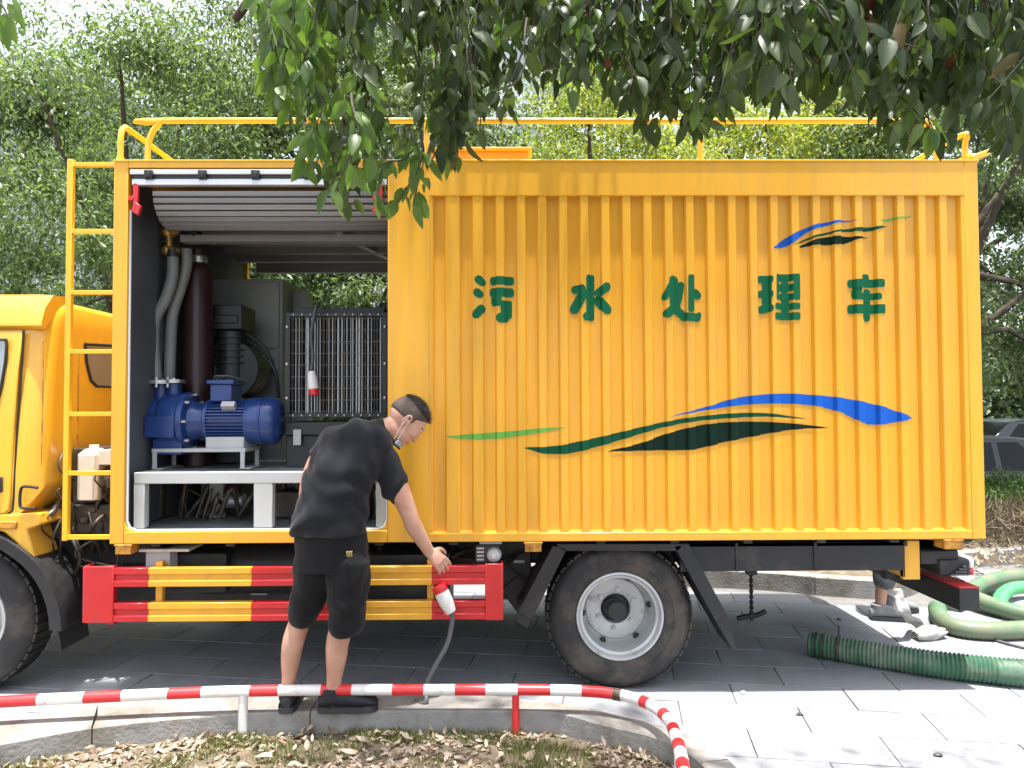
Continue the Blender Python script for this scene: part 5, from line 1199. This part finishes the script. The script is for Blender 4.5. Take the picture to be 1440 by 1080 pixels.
# T-shirt
def folds(amp, dirv, freq, seed, ax=None):
    def f(c, nr):
        d = np.array(dirv, float); t = c @ d
        w_ = np.array([noise.noise(V((p[0]*5+seed, p[1]*5, p[2]*3))) for p in c]); w2 = np.array([noise.noise(V((p[0]*13+seed, p[1]*13, p[2]*7))) for p in c])
        a = amp*(np.sin(t*freq+w_*7)*(.55+.6*w_)+.6*w2); return c+nr*a[:, None]
    return f
b = B()
slices(b, [L_(464, 751, -.325, .186, .145), L_(463, 735, -.325, .186, .145), L_(467, 712, -.325, .176, .138), L_(474, 688, -.325, .172, .132), L_(486, 660, -.315, .185, .132), L_(499, 632, -.29, .184, .128), L_(505, 611, -.27, .158, .122), L_(508, 599, -.26, .120, .100), L_(512, 591, -.25, .076, .072)], 40)
limb(b, [L_(520, 628, -.265, .085, .085), L_(541, 652, -.275, .083, .078), L_(551, 674, -.28, .072, .070), L_(557, 692, -.28, .066, .064)])
limb(b, [L_(490, 615, -.25, .080), L_(466, 622, -.225, .070), L_(452, 637, -.205, .060)])
limb(b, [L_(505, 622, -.26, .085, .075), L_(524, 612, -.25, .074, .070), L_(534, 606, -.247, .068, .066)])
limb(b, [L_(425, 715, -.36, .02, .03), L_(418, 732, -.37, .03, .035)])
fs1, fs2 = folds(.011, (2.2, .5, -1.6), 11, 3), folds(.007, (-1.6, .3, -2.4), 19, 9)
shirt = remesh(b, 't_shirt', m_shirt, man, .0055, 4, lambda c, nr: fs2(fs1(c, nr), nr))
# shorts
b = B()
slices(b, [L_(466, 800, -.315, .176, .135), L_(466, 775, -.318, .176, .135), L_(466, 745, -.32, .172, .130), L_(467, 730, -.32, .16, .12)], 40)
limb(b, [L_(446, 790, -.30, .115, .12), L_(438, 820, -.295, .096, .105), L_(431, 848, -.29, .082, .09), L_(427, 868, -.285, .070, .08)], up=(1, 0, 0))
limb(b, [L_(489, 790, -.33, .115, .12), L_(489, 825, -.335, .102, .11), L_(488, 855, -.335, .094, .10), L_(487, 878, -.33, .086, .09)], up=(1, 0, 0))
remesh(b, 'shorts', m_short, man, .0055, 5, folds(.008, (.6, .4, -2.2), 12, 21))
c = P(491, 779, -.46); b = B()
for (a, c_, w_, h_) in ((-.012, .012, .009, .003), (.010, .013, .010, .003), (-.014, -.002, .003, .012), (.0, .0, .006, .006), (.014, -.002, .003, .012), (-.004, -.014, .009, .003), (.013, -.013, .006, .003)):
    a, c_, w_, h_ = a*.72, c_*.72, w_*.66, h_*.66; b.box(c.x+a-w_, c.x+a+w_, c.y-.002, c.y+.012, c.z+c_-h_, c.z+c_+h_)
b.build('shorts_emblem', m_gold, man)
shoe(man, P(404, 1003, -.29)*1.0 if False else V((P(404, 990, -.29).x, -.30, fz_)), (-.12, 1, 0), .27, m_shoe, m_sole)
shoe(man, V((P(455, 1000, -.26).x, -.285, fz_)), (1, .10, 0), .275, m_shoe, m_sole)

# second person standing behind the truck tail
p2 = thing('person', 'person mostly hidden behind the truck tail, only bare ankle and grey canvas shoes showing', 'person', tuple(G(1262, 872, 0)))
def W2(x, y, z, *r): return (2.80+x, 1.47+y, z)+tuple(r)
b = B()
limb(b, [W2(-.02, -.06, .86, .085), W2(-.02, -.06, .50, .056), W2(-.05, -.06, .34, .052), W2(-.075, -.06, .12, .036), W2(-.075, -.06, .06, .034)])
limb(b, [W2(.02, .10, .86, .085), W2(.05, .11, .50, .056), W2(.08, .11, .34, .052), W2(.09, .11, .12, .036), W2(.09, .11, .06, .034)])
slices(b, [W2(0, .02, .84, .11, .16), W2(0, .02, .98, .11, .15), W2(.02, .02, 1.15, .105, .14), W2(.03, .02, 1.32, .115, .17), W2(.02, .02, 1.43, .09, .15), W2(.02, .02, 1.47, .05, .07)])
limb(b, [W2(.02, .02, 1.40, .055), W2(.04, .02, 1.50, .054), W2(.05, .02, 1.56, .054)])
for s_ in (-1, 1): limb(b, [W2(.02, .02+.15*s_, 1.40, .052), W2(.0, .02+.20*s_, 1.15, .042), W2(.10, .02+.19*s_, .95, .032), W2(.14, .02+.17*s_, .90, .027)]); hand(b, W2(.14, .02+.17*s_, .90), (.8, 0, -.5), (0, s_*-1, 0), (0, s_, .4), .95, .5)
R2, hat2, *_ = head(b, W2(.07, .02, 1.62), (1, .0, -.25), (0, 0, 1)); ears(b, R2, hat2)
remesh(b, 'body', m_skin, p2, .006, 3)
b = B(); slices(b, [W2(0, .02, .82, .13, .18), W2(0, .02, 1.0, .125, .17), W2(.02, .02, 1.15, .125, .165), W2(.03, .02, 1.33, .13, .19), W2(.02, .02, 1.44, .10, .16), W2(.02, .02, 1.48, .06, .08)])
for s_ in (-1, 1): limb(b, [W2(.02, .02+.14*s_, 1.39, .07), W2(.01, .02+.19*s_, 1.20, .058)])
remesh(b, 't_shirt', m_greyc, p2, .007, 5, folds(.005, (1, .5, -2), 12, 4))
b = B(); slices(b, [W2(0, .02, .74, .13, .19), W2(0, .02, .95, .125, .175)])
limb(b, [W2(-.015, -.06, .84, .105), W2(-.02, -.06, .5, .085), W2(-.05, -.06, .27, .075)]); limb(b, [W2(.02, .10, .84, .105), W2(.05, .11, .5, .085), W2(.075, .11, .27, .075)])
remesh(b, 'trousers', m_greyc, p2, .007, 4, folds(.005, (1, .5, -2), 12, 8))
vs = B(); rings = []
for i in range(9):
    t = pi*.5*i/8; rings.append([hat2(-.012+.106*math.cos(t)*math.cos(a), .084*math.cos(t)*math.sin(a), .03+.090*math.sin(t)) for a in [2*pi*k/24 for k in range(24)]])
vs.loft(rings).build('hair', m_hair, p2, smooth=70)
shoe(p2, V((2.80-.135, 1.41, 0)), (1, -.12, 0), .275, m_slip, m_sole); shoe(p2, V((2.80+.03, 1.58, 0)), (1, .1, 0), .275, m_slip, m_sole)

# ------------------------------------------------------------ parked cars behind the bank
def car(name, label, x, y, rot, paint, L, Wd, Hh, suv):
    t = thing(name, label, 'car', (x, y, -.42), 'cars parked behind the hedge'); M_ = Matrix.Translation((x, y, -.42)) @ Matrix.Rotation(rot, 4, 'Z')
    def X4(vs): return [M_ @ V(v) for v in vs]
    st_ = [(-.5, .55, .30), (-.485, .80, .22), (-.44, .88, .18), (-.30, .92, .17), (-.12, .93, .17), (.1, .93, .17), (.28, .92, .17), (.36, .80, .18), (.44, .72, .20), (.485, .62, .24), (.5, .48, .32)]
    rings = []
    for u, bh, z0 in st_:
        bh = bh*(1.12 if suv else 1); w2 = Wd/2*(1 if abs(u) < .4 else (.93 if abs(u) < .47 else .80)); xx = u*L
        rings.append(X4([(xx, -w2*.96, z0), (xx, -w2, z0+.15), (xx, -w2, bh*.72), (xx, -w2*.94, bh), (xx, 0, bh+.02), (xx, w2*.94, bh), (xx, w2, bh*.72), (xx, w2, z0+.15), (xx, w2*.96, z0)]))
    B().loft(rings).build('car_body', paint, t, smooth=40)
    k = 1.12 if suv else 1; bh = .90*k
    pr = [(-.45 if suv else -.40, bh), (-.40 if suv else -.27, Hh-.05), (-.30 if suv else -.18, Hh), (.05, Hh), (.13, Hh-.05), (.30, bh-.02)]
    rings = []
    for u, z in pr: rings.append((u*L, z))
    def wz(z): return Wd/2*(.93-.20*(z-bh)/(Hh-bh))
    cab_ = B(); n_ = len(rings); vs = [M_ @ V((a, -wz(z), z)) for a, z in rings]+[M_ @ V((a, wz(z), z)) for a, z in rings]
    cab_.add(vs, [tuple(range(n_)), tuple(range(2*n_-1, n_-1, -1))]+[(i, n_+i, n_+(i+1) % n_, (i+1) % n_) for i in range(n_)])
    cab_.build('car_roof', paint, t, bevel=.03)
    for s_ in (-1, 1):                     # side windows
        for (u0, u1, u2, u3) in ((-.37 if suv else -.30, -.13, -.13, -.31 if suv else -.20), (-.11, .20, .09, -.11)):
            zt2, zb2 = Hh-.09, bh+.04
            q_ = [(u0*L, zb2), (u1*L, zb2), (u2*L, zt2), (u3*L, zt2)]
            B().add([M_ @ V((a, s_*(wz(z)+.004), z)) for a, z in q_]+[M_ @ V((a, s_*(wz(z)-.01), z)) for a, z in q_], [(0, 1, 2, 3), (7, 6, 5, 4), (0, 4, 5, 1), (1, 5, 6, 2), (2, 6, 7, 3), (3, 7, 4, 0)]).build('car_window', m_cglass, t)
        B().add([M_ @ V((a*L, s_*b_*.8, z)) for a, b_, z in [((.152 if 0 else .155), wz(Hh-.09), Hh-.075), (.285, wz(bh), bh+.02), (.285, 0, bh+.02), (.155, 0, Hh-.075)]]+[M_ @ V((a*L-.02, s_*b_*.8, z-.02)) for a, b_, z in [(.155, wz(Hh-.09), Hh-.075), (.285, wz(bh), bh+.02), (.285, 0, bh+.02), (.155, 0, Hh-.075)]], [(0, 1, 2, 3), (0, 4, 5, 1)]) if 0 else None
        B().obox(M_ @ V((-.485*L, s_*(Wd/2-.16), .78*k)), M_.to_3x3() @ V((.06, 0, 0)), M_.to_3x3() @ V((0, .12, 0)), V((0, 0, .10))).build('tail_light', m_lens, t, bevel=.02)
        B().obox(M_ @ V((.47*L, s_*(Wd/2-.2), .62*k)), M_.to_3x3() @ V((.08, 0, 0)), M_.to_3x3() @ V((0, .15, 0)), V((0, 0, .06))).build('headlight', m_alu, t, bevel=.02)
        for u in (-.31, .31):
            c = M_ @ V((u*L, s_*(Wd/2-.1), .33)); ax_ = M_.to_3x3() @ V((0, s_, 0))
            wh = B().lathe([(.20, -.1), (.33, -.1), (.34, 0), (.31, .11), (.20, .115)], c, ax_, 28).build('wheel', m_blk, t, smooth=40)
            B().lathe([(.20, .11), (.17, .08), (.05, .10), (0, .10)], c, ax_, 20).build('rim', m_rim, wh, smooth=40)
        B().obox(M_ @ V((-.12*L, s_*(Wd/2+.012), .76*k)), M_.to_3x3() @ V((.09, 0, 0)), M_.to_3x3() @ V((0, .014, 0)), V((0, 0, .014))).build('door_handle', m_alu, t, bevel=.004)
    return t
car('parked_car', 'dark sedan behind the hedge at the right edge, sloping rear window towards the right', 7.2, 8.4, pi, m_card, 4.6, 1.8, 1.47, False)
car('parked_car', 'grey hatchback with a red tail light standing beyond the dark sedan', 11.2, 12.2, pi, m_carg, 4.5, 1.82, 1.66, True)

# ------------------------------------------------------------ overhanging branches near the camera
random.seed(21)
fol = [leafshape(1, .50, .22, .35, 5), leafshape(1, .44, .35, .25, 5), leafshape(1, .54, .12, .5, 5), leafshape(1, .40, .28, -.2, 5)]
fol_np = [(np.array(b_.v), b_.f) for b_ in fol]
outl = [(372, 90), (385, 150), (410, 165), (440, 262), (470, 300), (500, 300), (530, 290), (560, 318), (582, 322), (600, 250), (625, 232), (650, 240), (665, 195), (700, 205), (735, 150), (770, 120), (800, 150), (840, 130), (870, 175), (905, 205), (940, 200), (980, 205), (1010, 185), (1040, 140), (1080, 158), (1110, 160), (1140, 110), (1170, 120), (1205, 155), (1235, 150), (1260, 185), (1290, 212), (1330, 228), (1350, 160), (1380, 170), (1410, 200), (1440, 250), (1520, 270)]
def ol(x):
    for (a, c), (a2, c2) in zip(outl[:-1], outl[1:]):
        if a <= x <= a2: return c+(c2-c)*(x-a)/(a2-a)
    return 100
tr = thing('overhanging_tree', 'tree whose dark leafy branches hang across the top in front of the truck', 'tree', (3.3, -3.3, -.05))
b = B().tube([V(q_) for q_ in crom([(3.3, -3.3, -.15), (3.25, -3.3, 1.2), (3.1, -3.1, 2.5), (2.7, -2.8, 3.5), (2.2, -2.4, 4.2)], 6)], [.17-.004*i for i in range(25)], 14); b.build('trunk', m_bark, tr, smooth=60)
boughs = [[(3.1, -3.1, 2.4), (2.4, -2.3, 3.0), (1.8, -1.9, 3.15), (1.0, -1.7, 3.25), (.1, -1.5, 3.3), (-.7, -1.35, 3.2), (-1.0, -1.25, 3.0)], [(3.15, -3.1, 2.6), (2.6, -2.0, 3.2), (1.9, -1.45, 3.35), (1.1, -1.2, 3.6), (.2, -1.0, 3.7), (-.6, -.8, 3.75)], [(3.1, -3.1, 2.5), (2.2, -2.5, 3.0), (1.6, -2.2, 3.05), (1.15, -2.1, 3.0)], [(2.2, -2.4, 4.2), (1.4, -1.6, 4.3), (.4, -.9, 4.3), (-.8, -.6, 4.2)]]
bp_ = []
for bo in boughs:
    q_ = crom(bo, 6); m_ = len(q_); B().tube([V(p) for p in q_], [.042*(1-.75*i/m_)+.004 for i in range(m_)], 9).build('branch', m_bark, tr, smooth=60); bp_ += [V(p) for p in q_]
place = []; tw = B()
def add_leaf(p, d, size, roll=None, lit=0):
    d = d.normalized(); s_ = d.cross(V((random.gauss(0, .55), -1+random.gauss(0, .5), random.gauss(.25, .5)))).normalized(); n_ = s_.cross(d)
    M_ = Matrix((d, s_, n_)).transposed().to_4x4(); M_.translation = p; M_ = M_ @ Matrix.Scale(size, 4); place.append((M_, random.randrange(4), size/max(.5, (p-CP).dot(CF)), lit))
def twig(tip, L, nlv, lit=0, s0=.068):
    near_ = min(bp_, key=lambda q_: (q_-(tip+V((0, 0, L)))).length + random.random()*.25)
    st_ = tip+V((random.uniform(-.14, .14), random.uniform(-.10, .16), L)); c1 = st_.lerp(tip, .5)+V((random.uniform(-.05, .05), random.uniform(-.05, .05), .02))
    q_ = [V(t) for t in crom([tuple(near_), tuple(near_.lerp(st_, .6)+V((0, 0, .08))), tuple(st_), tuple(c1), tuple(tip)], 6)]
    if (near_-st_).length > .6: q_ = q_[12:]
    tw.tube(q_, [.0045*(1-.7*i/len(q_)) for i in range(len(q_))], 5)
    path = q_[-13:]
    for i in range(nlv):
        t = (i+random.random()*.6)/nlv*(len(path)-1.01); j_ = int(t); p = path[j_].lerp(path[j_+1], t-j_); td = (path[j_+1]-path[j_]).normalized()
        side = V((random.gauss(0, 1), random.gauss(0, .7), 0)).normalized()
        pe = p+side*random.uniform(.004, .03)+V((0, 0, -.006)); d = td*.35+side*random.uniform(.2, .95)+V((0, 0, -random.uniform(.15, 1.15)))
        add_leaf(pe, d, s0*random.choice((.5, .75, 1, 1.1, 1.3))*random.uniform(.85, 1.15), lit=lit)
    add_leaf(tip, V((random.gauss(0, .25), random.gauss(0, .2), -1)), s0*random.uniform(.8, 1.2), lit=lit)
k = 0
while k < 520:
    tx = random.uniform(374, 1500) if random.random() < .86 else random.uniform(376, 640); yb = ol(tx); u = random.random(); ty = yb-14-(yb+50)*u**1.25
    if 500 < tx < 625 and 60 < ty < 235 and random.random() < .88: continue
    if 440 < tx < 500 and 120 < ty < 230 and random.random() < .5: continue
    if 735 < tx < 860 and ty > 95 and random.random() < .7: continue
    Dp = random.uniform(2.15, 2.95) if tx < 1000 else random.uniform(1.75, 2.6)
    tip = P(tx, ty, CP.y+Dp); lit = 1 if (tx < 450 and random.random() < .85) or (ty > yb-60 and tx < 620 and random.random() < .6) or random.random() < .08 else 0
    twig(tip, random.uniform(.16, .34), random.randint(9, 14), lit); k += 1
# roof of leaves above the frame, and the high crown shading the kerb
for i in range(2600): add_leaf(V((random.uniform(-1.0, 2.6), random.uniform(-2.3, -.9), random.uniform(3.15, 3.9))), V((random.gauss(0, .6), random.gauss(0, .6), -.8)), .075*random.uniform(.7, 1.3))
for i in range(1500): 
    x = random.uniform(-.9, .9); y = random.uniform(-1.0, .0)
    if noise.noise(V((x*1.6, y*1.6, 2))) > -.22: add_leaf(V((x, y, random.uniform(4.0, 4.6))), V((random.gauss(0, .8), random.gauss(0, .8), -.6)), .085*random.uniform(.7, 1.3))
tw.build('twigs', m_twig, tr, smooth=60)
def inframe(M_): px, py = proj(M_.translation); return -30 < px < 1470 and -30 < py < 1110
big = sorted([q_ for q_ in place if inframe(q_[0])], key=lambda q_: -q_[2])[:298]; ids = set(id(q_) for q_ in big); rest_ = [q_ for q_ in place if id(q_) not in ids]
lm = {}
for i, b_ in enumerate(fol):
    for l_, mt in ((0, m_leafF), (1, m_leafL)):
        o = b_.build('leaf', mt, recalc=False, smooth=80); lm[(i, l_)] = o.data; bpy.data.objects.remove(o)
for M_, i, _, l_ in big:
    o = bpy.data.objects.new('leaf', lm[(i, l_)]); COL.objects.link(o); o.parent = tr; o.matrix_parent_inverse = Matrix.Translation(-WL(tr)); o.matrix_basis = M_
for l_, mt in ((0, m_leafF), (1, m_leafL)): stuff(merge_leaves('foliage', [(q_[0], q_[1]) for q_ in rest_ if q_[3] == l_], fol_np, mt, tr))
# small sprig in the top left corner
t2 = thing('leafy_branch', 'bright sunlit sprig of leaves poking into the top left corner', 'branch', (-1.6, -2.0, 3.4))
place2 = place; place = []
for (a, c) in ((4, 8), (14, 20), (22, 10), (10, 34), (18, 40), (2, 48), (-10, 30), (-14, 10), (6, -12), (24, 28)):
    p = P(a-4, c-16, -2.1+random.uniform(-.1, .1)); add_leaf(p, V((random.gauss(.1, .4), random.gauss(0, .3), -1)), .062*random.uniform(.8, 1.15), lit=1)
tq = P(-60, -60, -2.1); B().tube([tq+V((-.1, 0, .2)), P(-20, -20, -2.1), P(6, 12, -2.1), P(14, 30, -2.1)], [.006, .004, .003, .0015], 6).build('twig', m_twig, t2)
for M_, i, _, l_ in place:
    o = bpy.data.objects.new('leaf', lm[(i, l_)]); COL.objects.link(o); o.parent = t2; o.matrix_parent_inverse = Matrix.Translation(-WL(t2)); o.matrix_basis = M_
